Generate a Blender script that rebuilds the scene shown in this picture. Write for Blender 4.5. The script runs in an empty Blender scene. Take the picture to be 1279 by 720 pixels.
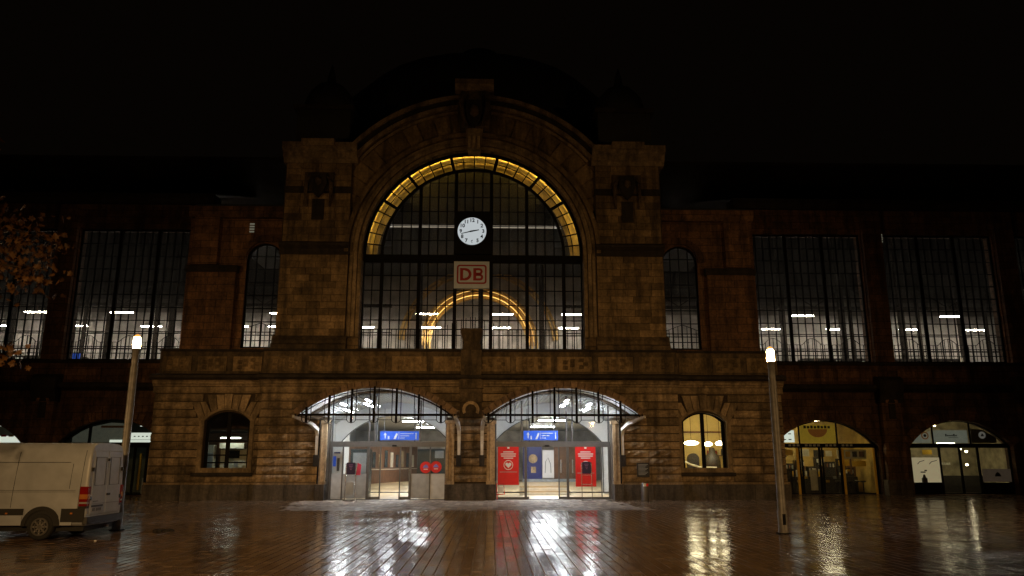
import bpy, bmesh, math, random
from mathutils import Matrix, Vector
random.seed(7)
PI = math.pi
sc = bpy.context.scene
COL = sc.collection

# ------------------------------------------------------------------ camera, world, exposure
cam_d = bpy.data.cameras.new('camera')
cam = bpy.data.objects.new('camera', cam_d); COL.objects.link(cam)
cam_d.sensor_width = 36.0
cam_d.lens = 36.0 * 961.0 / 1279.0
cam_d.clip_end = 2000
cam.location = (1.1, 0.0, 2.0)
cam.rotation_euler = (math.radians(90 + 12.724), 0, math.radians(-1.54))
sc.camera = cam

w = bpy.data.worlds.new('World'); sc.world = w; w.use_nodes = True
nt = w.node_tree; nt.nodes.clear()
wo = nt.nodes.new('ShaderNodeOutputWorld'); bg = nt.nodes.new('ShaderNodeBackground')
bg.inputs['Color'].default_value = (1.0, 0.66, 0.40, 1); bg.inputs['Strength'].default_value = 0.0014   # night sky over a lit town
nt.links.new(bg.outputs[0], wo.inputs[0])

sc.view_settings.view_transform = 'Standard'; sc.view_settings.look = 'None'
sc.view_settings.exposure = 0.0; sc.view_settings.gamma = 1.0
sc.render.engine = 'CYCLES'
cy = sc.cycles
cy.max_bounces = 6; cy.diffuse_bounces = 3; cy.glossy_bounces = 4; cy.transmission_bounces = 4; cy.transparent_max_bounces = 16
cy.sample_clamp_indirect = 4.0; cy.use_denoising = True; cy.caustics_reflective = False; cy.caustics_refractive = False
cy.use_light_tree = True

# ------------------------------------------------------------------ materials
def new_mat(name):
    m = bpy.data.materials.new(name); m.use_nodes = True
    t = m.node_tree; b = t.nodes['Principled BSDF']
    return m, t, b
def N(t, kind, **kw):
    n = t.nodes.new(kind)
    for k, v in kw.items():
        if k in n.inputs: n.inputs[k].default_value = v
        else: setattr(n, k, v)
    return n
def geo_pos(t): return N(t, 'ShaderNodeNewGeometry').outputs['Position']
def simple(name, col, rough=0.5, metal=0.0, var=0.15, scale=3.0, bump=0.0, bscale=20.0, emit=None, es=0.0):
    m, t, b = new_mat(name)
    b.inputs['Roughness'].default_value = rough; b.inputs['Metallic'].default_value = metal
    p = geo_pos(t)
    nz = N(t, 'ShaderNodeTexNoise', Scale=scale, Detail=5.0); t.links.new(p, nz.inputs['Vector'])
    rp = N(t, 'ShaderNodeValToRGB')
    rp.color_ramp.elements[0].position = 0.3; rp.color_ramp.elements[1].position = 0.7
    rp.color_ramp.elements[0].color = tuple(c * (1 - var) for c in col) + (1,)
    rp.color_ramp.elements[1].color = tuple(min(1, c * (1 + var)) for c in col) + (1,)
    t.links.new(nz.outputs['Fac'], rp.inputs[0]); t.links.new(rp.outputs[0], b.inputs['Base Color'])
    if bump:
        n2 = N(t, 'ShaderNodeTexNoise', Scale=bscale, Detail=6.0); t.links.new(p, n2.inputs['Vector'])
        bp = N(t, 'ShaderNodeBump', Strength=bump, Distance=0.05); t.links.new(n2.outputs['Fac'], bp.inputs['Height'])
        t.links.new(bp.outputs[0], b.inputs['Normal'])
    if emit:
        b.inputs['Emission Color'].default_value = tuple(emit) + (1,); b.inputs['Emission Strength'].default_value = es
    return m
def stone(name, col, crust=0.35, bump=0.5, bscale=9.0, brick=None, rough=0.85, rnd=0.35):
    """weathered sandstone: blotchy tone, black crust, a tone of its own for each block"""
    m, t, b = new_mat(name); L = t.links.new
    b.inputs['Roughness'].default_value = rough
    p = geo_pos(t)
    n1 = N(t, 'ShaderNodeTexNoise', Scale=1.3, Detail=6.0, Roughness=0.65); L(p, n1.inputs['Vector'])
    r1 = N(t, 'ShaderNodeValToRGB'); e = r1.color_ramp.elements
    e[0].position = 0.32; e[0].color = tuple(c * (1 - crust) for c in col) + (1,)
    e[1].position = 0.66; e[1].color = tuple(c * 1.15 for c in col) + (1,)
    L(n1.outputs['Fac'], r1.inputs[0])
    oi = N(t, 'ShaderNodeObjectInfo')
    mr = N(t, 'ShaderNodeMapRange'); mr.inputs['To Min'].default_value = 1 - rnd; mr.inputs['To Max'].default_value = 1 + rnd * 0.6
    L(oi.outputs['Random'], mr.inputs['Value'])
    n3 = N(t, 'ShaderNodeTexNoise', Scale=7.0, Detail=7.0, Roughness=0.7); L(p, n3.inputs['Vector'])
    m3 = N(t, 'ShaderNodeMapRange'); m3.inputs['From Min'].default_value = 0.3; m3.inputs['From Max'].default_value = 0.7; m3.inputs['To Min'].default_value = 0.58; m3.inputs['To Max'].default_value = 1.3
    L(n3.outputs['Fac'], m3.inputs['Value'])
    mu = N(t, 'ShaderNodeMath', operation='MULTIPLY'); L(mr.outputs[0], mu.inputs[0]); L(m3.outputs[0], mu.inputs[1])
    mp = N(t, 'ShaderNodeMapping'); mp.inputs['Scale'].default_value = (1.9, 1.9, 0.28); L(p, mp.inputs[0])
    n4 = N(t, 'ShaderNodeTexNoise', Scale=1.0, Detail=6.0, Roughness=0.65); L(mp.outputs[0], n4.inputs['Vector'])
    m4 = N(t, 'ShaderNodeMapRange'); m4.inputs['From Min'].default_value = 0.36; m4.inputs['From Max'].default_value = 0.56; m4.inputs['To Min'].default_value = 0.40; m4.inputs['To Max'].default_value = 1.08
    L(n4.outputs['Fac'], m4.inputs['Value'])
    mu2 = N(t, 'ShaderNodeMath', operation='MULTIPLY'); L(mu.outputs[0], mu2.inputs[0]); L(m4.outputs[0], mu2.inputs[1])
    vm = N(t, 'ShaderNodeVectorMath', operation='SCALE'); L(r1.outputs[0], vm.inputs[0]); L(mu2.outputs[0], vm.inputs['Scale'])
    out = vm.outputs[0]
    hsrc = None
    if brick:
        sx = N(t, 'ShaderNodeSeparateXYZ'); L(p, sx.inputs[0]); cx = N(t, 'ShaderNodeCombineXYZ')
        L(sx.outputs['X'], cx.inputs['X']); L(sx.outputs['Z'], cx.inputs['Y'])
        bt = N(t, 'ShaderNodeTexBrick'); bt.inputs['Scale'].default_value = 1.0
        bt.inputs['Brick Width'].default_value = brick[0]; bt.inputs['Row Height'].default_value = brick[1]
        bt.inputs['Mortar Size'].default_value = 0.018; bt.inputs['Mortar Smooth'].default_value = 0.3
        bt.inputs['Color1'].default_value = (0.65, 0.65, 0.65, 1); bt.inputs['Color2'].default_value = (1.1, 1.1, 1.1, 1)
        bt.inputs['Mortar'].default_value = (0.3, 0.3, 0.3, 1)
        L(cx.outputs[0], bt.inputs['Vector'])
        mx = N(t, 'ShaderNodeVectorMath', operation='MULTIPLY'); L(out, mx.inputs[0]); L(bt.outputs['Color'], mx.inputs[1])
        out = mx.outputs[0]
        hsrc = bt.outputs['Fac']
    L(out, b.inputs['Base Color'])
    n2 = N(t, 'ShaderNodeTexNoise', Scale=bscale, Detail=8.0, Roughness=0.7); L(p, n2.inputs['Vector'])
    h = n2.outputs['Fac']
    if hsrc:
        sb = N(t, 'ShaderNodeMath', operation='SUBTRACT'); L(h, sb.inputs[0]); L(hsrc, sb.inputs[1]); h = sb.outputs[0]
    bp = N(t, 'ShaderNodeBump', Strength=bump, Distance=0.06); L(h, bp.inputs['Height'])
    L(bp.outputs[0], b.inputs['Normal'])
    return m
def emissive(name, col, s):
    m = bpy.data.materials.new(name); m.use_nodes = True; t = m.node_tree; t.nodes.clear()
    o = N(t, 'ShaderNodeOutputMaterial'); e = N(t, 'ShaderNodeEmission')
    e.inputs['Color'].default_value = tuple(col) + (1,); e.inputs['Strength'].default_value = s
    t.links.new(e.outputs[0], o.inputs[0]); return m
def glass(name, tint, dirt, gloss=0.06, dcol=(0.5, 0.47, 0.42), streak=True):
    """clear pane with a film of dirt that catches light from both sides"""
    m = bpy.data.materials.new(name); m.use_nodes = True; t = m.node_tree; t.nodes.clear(); L = t.links.new
    o = N(t, 'ShaderNodeOutputMaterial')
    tr = N(t, 'ShaderNodeBsdfTransparent'); tr.inputs[0].default_value = tuple(tint) + (1,)
    tl = N(t, 'ShaderNodeBsdfTranslucent'); tl.inputs[0].default_value = tuple(dcol) + (1,)
    gl = N(t, 'ShaderNodeBsdfGlossy'); gl.inputs['Roughness'].default_value = 0.05
    a = N(t, 'ShaderNodeMixShader'); b = N(t, 'ShaderNodeMixShader')
    p = geo_pos(t)
    mp = N(t, 'ShaderNodeMapping'); mp.inputs['Scale'].default_value = (5.0, 5.0, 0.7) if streak else (2, 2, 2); L(p, mp.inputs[0])
    nz = N(t, 'ShaderNodeTexNoise', Scale=1.0, Detail=5.0); L(mp.outputs[0], nz.inputs['Vector'])
    mr = N(t, 'ShaderNodeMapRange'); mr.inputs['From Min'].default_value = 0.3; mr.inputs['From Max'].default_value = 0.7
    mr.inputs['To Min'].default_value = dirt * 0.3; mr.inputs['To Max'].default_value = dirt * 1.7
    L(nz.outputs['Fac'], mr.inputs['Value']); L(mr.outputs[0], a.inputs[0])
    L(tr.outputs[0], a.inputs[1]); L(tl.outputs[0], a.inputs[2])
    b.inputs[0].default_value = gloss * .5
    L(a.outputs[0], b.inputs[1]); L(gl.outputs[0], b.inputs[2]); L(b.outputs[0], o.inputs[0])
    return m
def paving(name, wet):
    m, t, b = new_mat(name); L = t.links.new
    p = geo_pos(t)
    oi = N(t, 'ShaderNodeTexNoise', Scale=0.9, Detail=5.0); L(p, oi.inputs['Vector'])
    vc = N(t, 'ShaderNodeAttribute'); vc.attribute_name = 'tone'
    r = N(t, 'ShaderNodeValToRGB'); e = r.color_ramp.elements
    base = (0.19, 0.125, 0.078) if wet else (0.38, 0.30, 0.23)
    e[0].position = 0.3; e[0].color = tuple(c * 0.65 for c in base) + (1,)
    e[1].position = 0.7; e[1].color = tuple(c * 1.25 for c in base) + (1,)
    L(oi.outputs['Fac'], r.inputs[0])
    ob = N(t, 'ShaderNodeObjectInfo')
    ad = N(t, 'ShaderNodeMath', operation='ADD'); L(vc.outputs['Fac'], ad.inputs[0]); ad.inputs[1].default_value = 0.75
    vm = N(t, 'ShaderNodeVectorMath', operation='SCALE'); L(r.outputs[0], vm.inputs[0]); L(ad.outputs[0], vm.inputs['Scale'])
    L(vm.outputs[0], b.inputs['Base Color'])
    n2 = N(t, 'ShaderNodeTexNoise', Scale=0.55, Detail=4.0); L(p, n2.inputs['Vector'])
    mr = N(t, 'ShaderNodeMapRange'); mr.inputs['From Min'].default_value = 0.38; mr.inputs['From Max'].default_value = 0.66
    mr.inputs['To Min'].default_value = 0.10 if wet else 0.5; mr.inputs['To Max'].default_value = 0.22 if wet else 0.7
    L(n2.outputs['Fac'], mr.inputs['Value']); L(mr.outputs[0], b.inputs['Roughness'])
    b.inputs['IOR'].default_value = 1.6 if wet else 1.4
    n3 = N(t, 'ShaderNodeTexNoise', Scale=6.0, Detail=5.0, Roughness=0.6); L(p, n3.inputs['Vector'])
    bp = N(t, 'ShaderNodeBump', Strength=0.12 if wet else 0.3, Distance=0.02); L(n3.outputs['Fac'], bp.inputs['Height']); L(bp.outputs[0], b.inputs['Normal'])
    return m

SAND = (0.36, 0.262, 0.155)
M_BLOCK = stone('rock_faced_sandstone', SAND, 0.5, 1.0, 5.0, rnd=0.48)
M_ASHLAR = stone('ashlar_sandstone', (0.27, 0.185, 0.095), 0.45, 0.35, 10.0, rnd=0.45)
M_WALL = stone('sandstone_wall', (0.25, 0.17, 0.09), 0.55, 0.4, 8.0, brick=(1.1, 0.42))
M_WING = stone('wing_sandstone', (0.24, 0.125, 0.065), 0.55, 0.4, 8.0, brick=(1.2, 0.45))
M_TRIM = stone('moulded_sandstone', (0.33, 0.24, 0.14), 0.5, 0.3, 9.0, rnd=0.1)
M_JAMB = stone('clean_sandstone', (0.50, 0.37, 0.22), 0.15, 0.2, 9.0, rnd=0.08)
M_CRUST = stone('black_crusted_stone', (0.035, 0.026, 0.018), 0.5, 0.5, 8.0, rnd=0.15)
M_PLINTH = stone('dark_plinth_stone', (0.10, 0.085, 0.07), 0.3, 0.3, 8.0, rnd=0.25)
M_CARVE = stone('carved_sandstone', (0.14, 0.098, 0.055), 0.7, 0.9, 6.0)
M_JOINT = simple('joint_mortar', (0.05, 0.035, 0.02), 0.95)
M_ROOF = simple('dark_roof_metal', (0.03, 0.03, 0.03), 0.7)
M_IRON = simple('black_iron', (0.006, 0.0055, 0.005), 0.85)
M_IRON.node_tree.nodes['Principled BSDF'].inputs['Specular IOR Level'].default_value = .15
M_ALU = simple('dark_grey_frame_metal', (0.10, 0.105, 0.11), 0.45, 0.3)
M_GPANEL = simple('grey_panel', (0.34, 0.37, 0.39), 0.45)
M_LPANEL = simple('pale_grey_panel', (0.55, 0.58, 0.60), 0.45)
M_CWHITE = simple('white_canopy_steel', (0.62, 0.62, 0.62), 0.4)
M_WHITE = simple('white_paint', (0.8, 0.8, 0.8), 0.5, var=0.04)
M_RIB = simple('ribbed_ceiling_grey', (0.50, 0.52, 0.55), 0.5, var=0.08)
M_FLOOR = simple('beige_stone_floor', (0.60, 0.44, 0.24), 0.35, var=0.12, scale=1.2)
M_STEP = simple('pale_step_stone', (0.75, 0.66, 0.5), 0.5)
M_WOOD = simple('brown_wood_panel', (0.17, 0.085, 0.045), 0.45, var=0.25, scale=2)
M_TEAL = simple('dark_interior_glass', (0.05, 0.065, 0.065), 0.2)
M_RED = simple('banner_red', (0.72, 0.012, 0.015), 0.55, var=0.05)
M_DBRED = simple('logo_red', (0.30, 0.008, 0.010), 0.5, var=0.03)
M_SIGNW = simple('sign_white', (0.52, 0.60, 0.72), 0.4, var=0.04)
M_BLUE = simple('sign_blue', (0.02, 0.10, 0.62), 0.4, var=0.04, emit=(0.02, 0.10, 0.62), es=0.35)
M_DKBLUE = simple('dark_blue_panel', (0.012, 0.02, 0.14), 0.4)
M_NAVY = simple('navy_poster', (0.012, 0.008, 0.05), 0.35, var=0.3)
M_BLACK = simple('black_metal', (0.007, 0.007, 0.007), 0.8)
M_BLACK.node_tree.nodes['Principled BSDF'].inputs['Specular IOR Level'].default_value = .15
M_PLAQUE = simple('black_plaque', (0.012, 0.013, 0.016), 0.4)
M_CHROME = simple('chrome_tube', (0.55, 0.55, 0.57), 0.25, 0.9)
M_POLE = simple('galvanised_pole', (0.22, 0.21, 0.20), 0.5, 0.3, var=0.25, scale=5, bump=0.1)
M_YEL = simple('yellow_paint', (0.75, 0.46, 0.03), 0.5)
M_SHOPW = simple('shop_white', (0.7, 0.68, 0.55), 0.5)
M_DARKIN = simple('shop_dark_goods', (0.03, 0.025, 0.02), 0.6, var=0.4, scale=6)
M_VAN = simple('dirty_white_van_paint', (0.40, 0.43, 0.48), 0.38, var=0.12, scale=2.5)
M_VANB = simple('black_van_plastic', (0.018, 0.017, 0.016), 0.55)
M_SEAM = simple('dark_seam', (0.02, 0.02, 0.02), 0.8)
M_TYRE = simple('tyre_rubber', (0.012, 0.012, 0.012), 0.8)
M_RIM = simple('silver_rim', (0.17, 0.165, 0.16), 0.4, 0.6)
M_TAILR = simple('red_lens', (0.22, 0.008, 0.005), 0.2)
M_TAILA = simple('amber_lens', (0.45, 0.16, 0.04), 0.2)
M_PLATE = simple('number_plate', (0.34, 0.33, 0.32), 0.4)
M_BARK = simple('tree_bark', (0.05, 0.035, 0.022), 0.9, bump=0.8, bscale=12)
M_LEAF = simple('autumn_leaf', (0.13, 0.060, 0.015), 0.6, var=0.7, scale=4.0)
M_LITTER = simple('wet_litter', (0.02, 0.017, 0.014), 0.5)
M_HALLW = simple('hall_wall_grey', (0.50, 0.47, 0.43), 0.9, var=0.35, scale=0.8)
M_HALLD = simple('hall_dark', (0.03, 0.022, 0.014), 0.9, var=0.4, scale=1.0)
M_PLASTER = simple('vault_plaster', (0.55, 0.42, 0.18), 0.7, var=0.5, scale=1.2)
M_GOLD = simple('gilded_arch_stone', (0.75, 0.50, 0.18), 0.6, var=0.2)
G_HALL = glass('dirty_hall_glass', (0.80, 0.78, 0.74), 0.032)
G_CLEAR = glass('shop_glass', (0.90, 0.92, 0.92), 0.01, 0.05, streak=False)
G_DARK = glass('tinted_glass', (0.35, 0.36, 0.35), 0.02, 0.10, streak=False)
E_TUBE = emissive('hall_tube_light', (1.0, 0.93, 0.84), 230.0)
E_VEST = emissive('ceiling_tube_light', (0.93, 0.97, 1.0), 135.0)
E_LAMP = emissive('street_lamp_glow', (1.0, 0.60, 0.24), 190.0)
E_AMBER = emissive('amber_cap_glow', (1.0, 0.42, 0.08), 1.1)
E_DIAL = emissive('clock_dial_glow', (0.90, 0.97, 1.0), 0.52)
E_SHOP = emissive('warm_shop_light', (1.0, 0.83, 0.50), 34.0)
E_CAFE = emissive('cafe_pendant_glow', (1.0, 0.84, 0.52), 26.0)
E_PANEL = emissive('dim_display', (1.0, 0.86, 0.62), 0.55)
E_CANO = emissive('canopy_fill_light', (0.95, 0.97, 1.0), 230.0)
E_SHOPW = emissive('lightbox_glow', (0.95, 1.0, 0.84), 0.8)
E_GOLD = emissive('yellow_strip_light', (1.0, 0.64, 0.12), 70.0)
E_GLIM = emissive('faint_window_glow', (0.9, 0.85, 0.6), 0.12)

# ------------------------------------------------------------------ mesh helpers
class MB:
    def __init__(s): s.v = []; s.f = []
    def add(s, vs, fs):
        o = len(s.v); s.v += [tuple(p) for p in vs]; s.f += [tuple(i + o for i in f) for f in fs]; return s
    def box(s, x0, x1, y0, y1, z0, z1):
        return s.add([(x0,y0,z0),(x1,y0,z0),(x1,y1,z0),(x0,y1,z0),(x0,y0,z1),(x1,y0,z1),(x1,y1,z1),(x0,y1,z1)],
                     [(0,3,2,1),(4,5,6,7),(0,1,5,4),(1,2,6,5),(2,3,7,6),(3,0,4,7)])
    def prism_x(s, prof, x0, x1):          # closed profile of (y, z), extruded along X
        n = len(prof)
        vs = [(x0, y, z) for y, z in prof] + [(x1, y, z) for y, z in prof]
        fs = [(i, (i + 1) % n, n + (i + 1) % n, n + i) for i in range(n)]
        return s.add(vs, fs + [tuple(range(n))[::-1], tuple(range(n, 2 * n))])
    def prism_y(s, prof, y0, y1):          # closed profile of (x, z), extruded along Y
        n = len(prof)
        vs = [(x, y0, z) for x, z in prof] + [(x, y1, z) for x, z in prof]
        fs = [(i, n + i, n + (i + 1) % n, (i + 1) % n) for i in range(n)]
        return s.add(vs, fs + [tuple(range(n)), tuple(range(n, 2 * n))[::-1]])
    def prism_z(s, prof, z0, z1):
        n = len(prof)
        vs = [(x, y, z0) for x, y in prof] + [(x, y, z1) for x, y in prof]
        fs = [(i, (i + 1) % n, n + (i + 1) % n, n + i) for i in range(n)]
        return s.add(vs, fs + [tuple(range(n))[::-1], tuple(range(n, 2 * n))])
    def arc(s, cx, cz, r0, r1, y0, y1, a0=0, a1=PI, n=48, ys=None):   # band of a ring, standing in XZ
        vs = []
        for i in range(n + 1):
            a = a0 + (a1 - a0) * i / n; c, d = math.cos(a), math.sin(a)
            vs += [(cx + r0*c, y0, cz + r0*d), (cx + r1*c, y0, cz + r1*d), (cx + r1*c, y1, cz + r1*d), (cx + r0*c, y1, cz + r0*d)]
        fs = []
        for i in range(n):
            b = 4 * i
            fs += [(b, b+1, b+5, b+4), (b+1, b+2, b+6, b+5), (b+2, b+3, b+7, b+6), (b+3, b, b+4, b+7)]
        e = 4 * n
        return s.add(vs, fs + [(3, 2, 1, 0), (e, e+1, e+2, e+3)])
    def tube(s, pts, r, n=8, cap=True):
        pts = [Vector(p) for p in pts]; rs = r if isinstance(r, (list, tuple)) else [r] * len(pts)
        o = len(s.v)
        for i, p in enumerate(pts):
            d = (pts[min(i+1, len(pts)-1)] - pts[max(i-1, 0)]).normalized()
            u = d.cross(Vector((0, 0, 1))) if abs(d.z) < 0.95 else d.cross(Vector((0, 1, 0)))
            u.normalize(); v = d.cross(u)
            for k in range(n):
                a = 2 * PI * (k + 0.5) / n
                s.v.append(tuple(p + (u * math.cos(a) + v * math.sin(a)) * rs[i]))
        for i in range(len(pts) - 1):
            for k in range(n):
                a, b = o + i*n + k, o + i*n + (k+1) % n
                s.f.append((a, b, b + n, a + n))
        if cap:
            s.f.append(tuple(o + k for k in range(n))[::-1]); e = o + (len(pts)-1)*n
            s.f.append(tuple(e + k for k in range(n)))
        return s
    def lathe(s, x, y, prof, n=16):         # prof: (radius, z)
        o = len(s.v)
        for r, z in prof:
            for k in range(n):
                a = 2 * PI * k / n; s.v.append((x + r * math.cos(a), y + r * math.sin(a), z))
        for i in range(len(prof) - 1):
            for k in range(n):
                a, b = o + i*n + k, o + i*n + (k+1) % n
                s.f.append((a, b, b + n, a + n))
        s.f.append(tuple(o + k for k in range(n))[::-1]); e = o + (len(prof)-1)*n
        s.f.append(tuple(e + k for k in range(n)))
        return s
    def disc_y(s, cx, cz, r, y0, y1, n=28):
        return s.prism_y([(cx + r*math.cos(2*PI*k/n), cz + r*math.sin(2*PI*k/n)) for k in range(n)], y0, y1)
    def mesh(s, name, mat, smooth=False):
        me = bpy.data.meshes.new(name); me.from_pydata(s.v, [], s.f)
        bm = bmesh.new(); bm.from_mesh(me); bmesh.ops.recalc_face_normals(bm, faces=bm.faces); bm.to_mesh(me); bm.free()
        me.materials.append(mat)
        if smooth: me.polygons.foreach_set('use_smooth', [True] * len(me.polygons))
        me.update(); return me
    def build(s, name, mat, parent=None, smooth=False, **kw):
        return link(name, s.mesh(name, mat, smooth), parent, **kw)

LOC = {}
def link(name, data, parent=None, loc=None, scale=None, rot=None, label=None):
    o = bpy.data.objects.new(name, data); COL.objects.link(o)
    if loc: o.location = loc
    if scale: o.scale = scale
    if rot: o.rotation_euler = rot
    if parent:
        o.parent = parent; o.matrix_parent_inverse = Matrix.Translation(Vector(LOC.get(parent.name, (0, 0, 0)))).inverted()
    if label: o['label'] = label
    return o
def tag(o, label, cat, group=None, kind=None):
    o['label'] = label; o['category'] = cat
    if group: o['group'] = group
    if kind: o['kind'] = kind
    return o
def thing(name, loc, label, cat, group=None):
    o = bpy.data.objects.new(name, None); COL.objects.link(o); o.location = loc; LOC[o.name] = tuple(loc)
    o.empty_display_size = 0.3
    return tag(o, label, cat, group)
def struct(o): o['kind'] = 'structure'; return o
CUBE = {}
def bx(name, mat, parent, x0, x1, y0, y1, z0, z1, label=None):
    """one straight-edged piece; alike pieces share one mesh"""
    k = (name, mat.name)
    if k not in CUBE: CUBE[k] = MB().box(-.5, .5, -.5, .5, -.5, .5).mesh(name, mat)
    return link(name, CUBE[k], parent, ((x0+x1)/2, (y0+y1)/2, (z0+z1)/2), (abs(x1-x0), abs(y1-y0), abs(z1-z0)), label=label)

def arch_pts(cx, half, spring, rise, n=24):
    """points of a circular arch, left to right"""
    R = (half*half + rise*rise) / (2*rise); zc = spring + rise - R
    a0 = math.asin(min(1, half / R))
    if rise > half: a0 = PI - a0
    return [(cx + R * math.sin(-a0 + 2*a0*i/n), zc + R * math.cos(-a0 + 2*a0*i/n)) for i in range(n + 1)]
def arch_half(z, half, spring, rise):
    if z <= spring: return half
    R = (half*half + rise*rise) / (2*rise); zc = spring + rise - R
    d = R*R - (z - zc)**2
    return math.sqrt(d) if d > 0 and z < spring + rise else 0
def wall_arches(mb, x0, x1, z0, z1, y0, y1, ops, n=20):
    """wall slab with arched openings; ops = (cx, half, zbottom, spring, rise), left to right"""
    x = x0
    for cx, h, zb, sp, ri in ops:
        if cx - h > x: mb.box(x, cx - h, y0, y1, z0, z1)
        if zb > z0: mb.box(cx - h, cx + h, y0, y1, z0, zb)
        P = arch_pts(cx, h, sp, ri, n)
        for (xa, za), (xb, zb2) in zip(P[:-1], P[1:]):
            mb.add([(xa,y0,za),(xb,y0,zb2),(xb,y0,z1),(xa,y0,z1),(xa,y1,za),(xb,y1,zb2),(xb,y1,z1),(xa,y1,z1)],
                   [(0,1,2,3),(7,6,5,4),(4,5,1,0),(3,2,6,7)])
        x = cx + h
    if x < x1: mb.box(x, x1, y0, y1, z0, z1)
    return mb
def arch_fill(mb, cx, half, zb, spring, rise, y0, y1, n=20):
    return mb.prism_y(arch_pts(cx, half, spring, rise, n) + [(cx + half, zb), (cx - half, zb)], y0, y1)
def arch_frame(mb, cx, half, zb, spring, rise, wd, y0, y1, n=24):
    """frame of constant width following an arched opening"""
    O = [(cx - half, zb)] + arch_pts(cx, half, spring, rise, n) + [(cx + half, zb)]
    hi, ri = half - wd, rise * (half - wd) / half
    I = [(cx - hi, zb + wd)] + arch_pts(cx, hi, spring, ri if rise < half else hi, n) + [(cx + hi, zb + wd)]
    m = len(O)
    for j in range(m):
        k = (j + 1) % m
        a, b, c, d = O[j], O[k], I[k], I[j]
        mb.prism_y([a, b, c, d], y0, y1)
    return mb

# ------------------------------------------------------------------ street lamps (the lit lamps of the square)
def street_lamp(x, y, h, label):
    t = thing('street_lamp', (x, y, 0), label, 'street lamp', 'street lamps on the square')
    MB().lathe(x, y, [(.15, 0), (.15, .05), (.135, .07), (.135, .62), (.118, .66), (.112, h - .95), (.10, h - .9), (.10, h - .42), (.125, h - .40), (.125, h - .36)]).build('pole', M_POLE, t, True)
    MB().box(x - .16, x + .16, y - .16, y + .16, -.002, .03).build('base_plate', M_BLACK, t)
    MB().lathe(x, y, [(.105, h - .36), (.112, h - .30), (.106, h - .06), (.075, h)]).build('lamp_glass', E_LAMP, t, True)
    MB().lathe(x, y, [(.095, h + .002), (.085, h + .05), (.03, h + .09)]).build('amber_cap', E_AMBER, t, True)
    MB().box(x - .045, x + .045, y - .14, y - .10, .25, .55).build('service_door', M_BLACK, t)
    return t
street_lamp(9.45, 22.7, 5.28, 'lit street lamp on a grey pole in front of the shop with the yellow interior')
street_lamp(-10.05, 24.3, 5.83, 'lit street lamp on a grey pole standing behind the tail of the white van')
# one tall mast behind the photographer; unseen side pair added for raking light
def mast(x, y, h, aim, power, label, cone=54):
    t = thing('light_mast', (x, y, 0), label, 'light mast', 'light masts behind the photographer')
    MB().lathe(x, y, [(.16, 0), (.16, .3), (.10, .4), (.07, h)]).build('pole', M_POLE, t, True)
    MB().box(x - .35, x + .35, y - .25, y - .02, h - .06, h + .12).build('housing', M_BLACK, t)
    ld = bpy.data.lights.new('mast_light', 'SPOT'); ld.energy = power; ld.color = (1.0, 0.58, 0.22)
    ld.spot_size = math.radians(cone); ld.spot_blend = 1.0; ld.shadow_soft_size = 0.25
    lo = bpy.data.objects.new('mast_light', ld); COL.objects.link(lo); lo.location = (x, y + .15, h)
    d = Vector(aim) - Vector(lo.location); lo.rotation_euler = d.to_track_quat('-Z', 'Y').to_euler()
mast(-1.5, -8.0, 9.0, (-1.0, 40, -5.6), 17000, 'tall floodlight mast straight behind the photographer')
mast(-27.0, 13.0, 8.0, (-6.0, 43, -.5), 4800, 'added unseen floodlight mast at the edge of the square on the van side', 82)
mast(29.0, 11.0, 8.0, (8.0, 43, -.5), 4800, 'added unseen floodlight mast at the edge of the square on the shop side', 82)

# ------------------------------------------------------------------ ground
struct(MB().box(-220, 220, -60, 260, -0.30, -0.0095).build('ground', simple('wet_joint_bed', (0.26, 0.19, 0.135), 0.45, var=.5, scale=1.5)))
M_WET, M_DRY = paving('wet_paving', True), paving('dry_paving', False)
def dry_zone(x, y):
    if y < 33.7: return False
    return -7.5 - (y - 33.7) * 0.16 < x < 8.2 - (y - 33.7) * 0.10
pav = MB().box(-45, 45, 7.0, 7.02, -0.02, -0.004).build('paving', M_WET); struct(pav)
SW = 0.225
def slab(mb, x0, x1, y0, y1):
    g = 0.010; x0 += g; x1 -= g; y0 += g; y1 -= g; c = 0.003
    dz = random.uniform(-.0035, .0035); tx = random.uniform(-.006, .006) * (x1 - x0); ty = random.uniform(-.005, .005) * (y1 - y0)
    zz = lambda sx, sy: dz + sx * tx + sy * ty
    mb.add([(x0+c, y0+c, zz(-1,-1)), (x1-c, y0+c, zz(1,-1)), (x1-c, y1-c, zz(1,1)), (x0+c, y1-c, zz(-1,1)),
            (x0, y0, -.021), (x1, y0, -.021), (x1, y1, -.021), (x0, y1, -.021)],
           [(0,1,2,3), (4,5,1,0), (5,6,2,1), (6,7,3,2), (7,4,0,3)])
near, wetm, drym = [], MB(), MB()
toneW, toneD = [], []
nx = int(84 / SW)
for i in range(nx):
    x0 = -42 + i * SW; y = 7.02 + random.uniform(0, 0.8)
    bands = [12.9, 16.6, 19.9, 25.2, 33.7]
    while y < 49.2:
        L_ = random.choice((0.45, 0.675, 0.9))
        y1 = y + L_
        for bnd in bands:
            if y < bnd - 0.12 and y1 > bnd - 0.12: y1 = bnd
        cx_, cy_ = x0 + SW/2, (y + y1) / 2
        if not (abs(cx_) < 16.8 and cy_ > 42.9) and not (abs(cx_) < 1.2 and cy_ > 42.4):
            if 14.4 < cy_ < 18.2 and abs(cx_ - 1.4) < 0.65 * cy_ * 0.5: near.append((x0, x0 + SW, y, y1))
            else:
                isd = dry_zone(cx_ + random.gauss(0, .25), cy_ + random.uniform(0, .15))
                slab(drym if isd else wetm, x0, x0 + SW, y, y1)
                (toneD if isd else toneW).append(random.random() * 0.7 - .1)
        y = y1
near.sort(key=lambda q: abs(q[0] - 1.2) * 0.6 + q[2])
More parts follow.
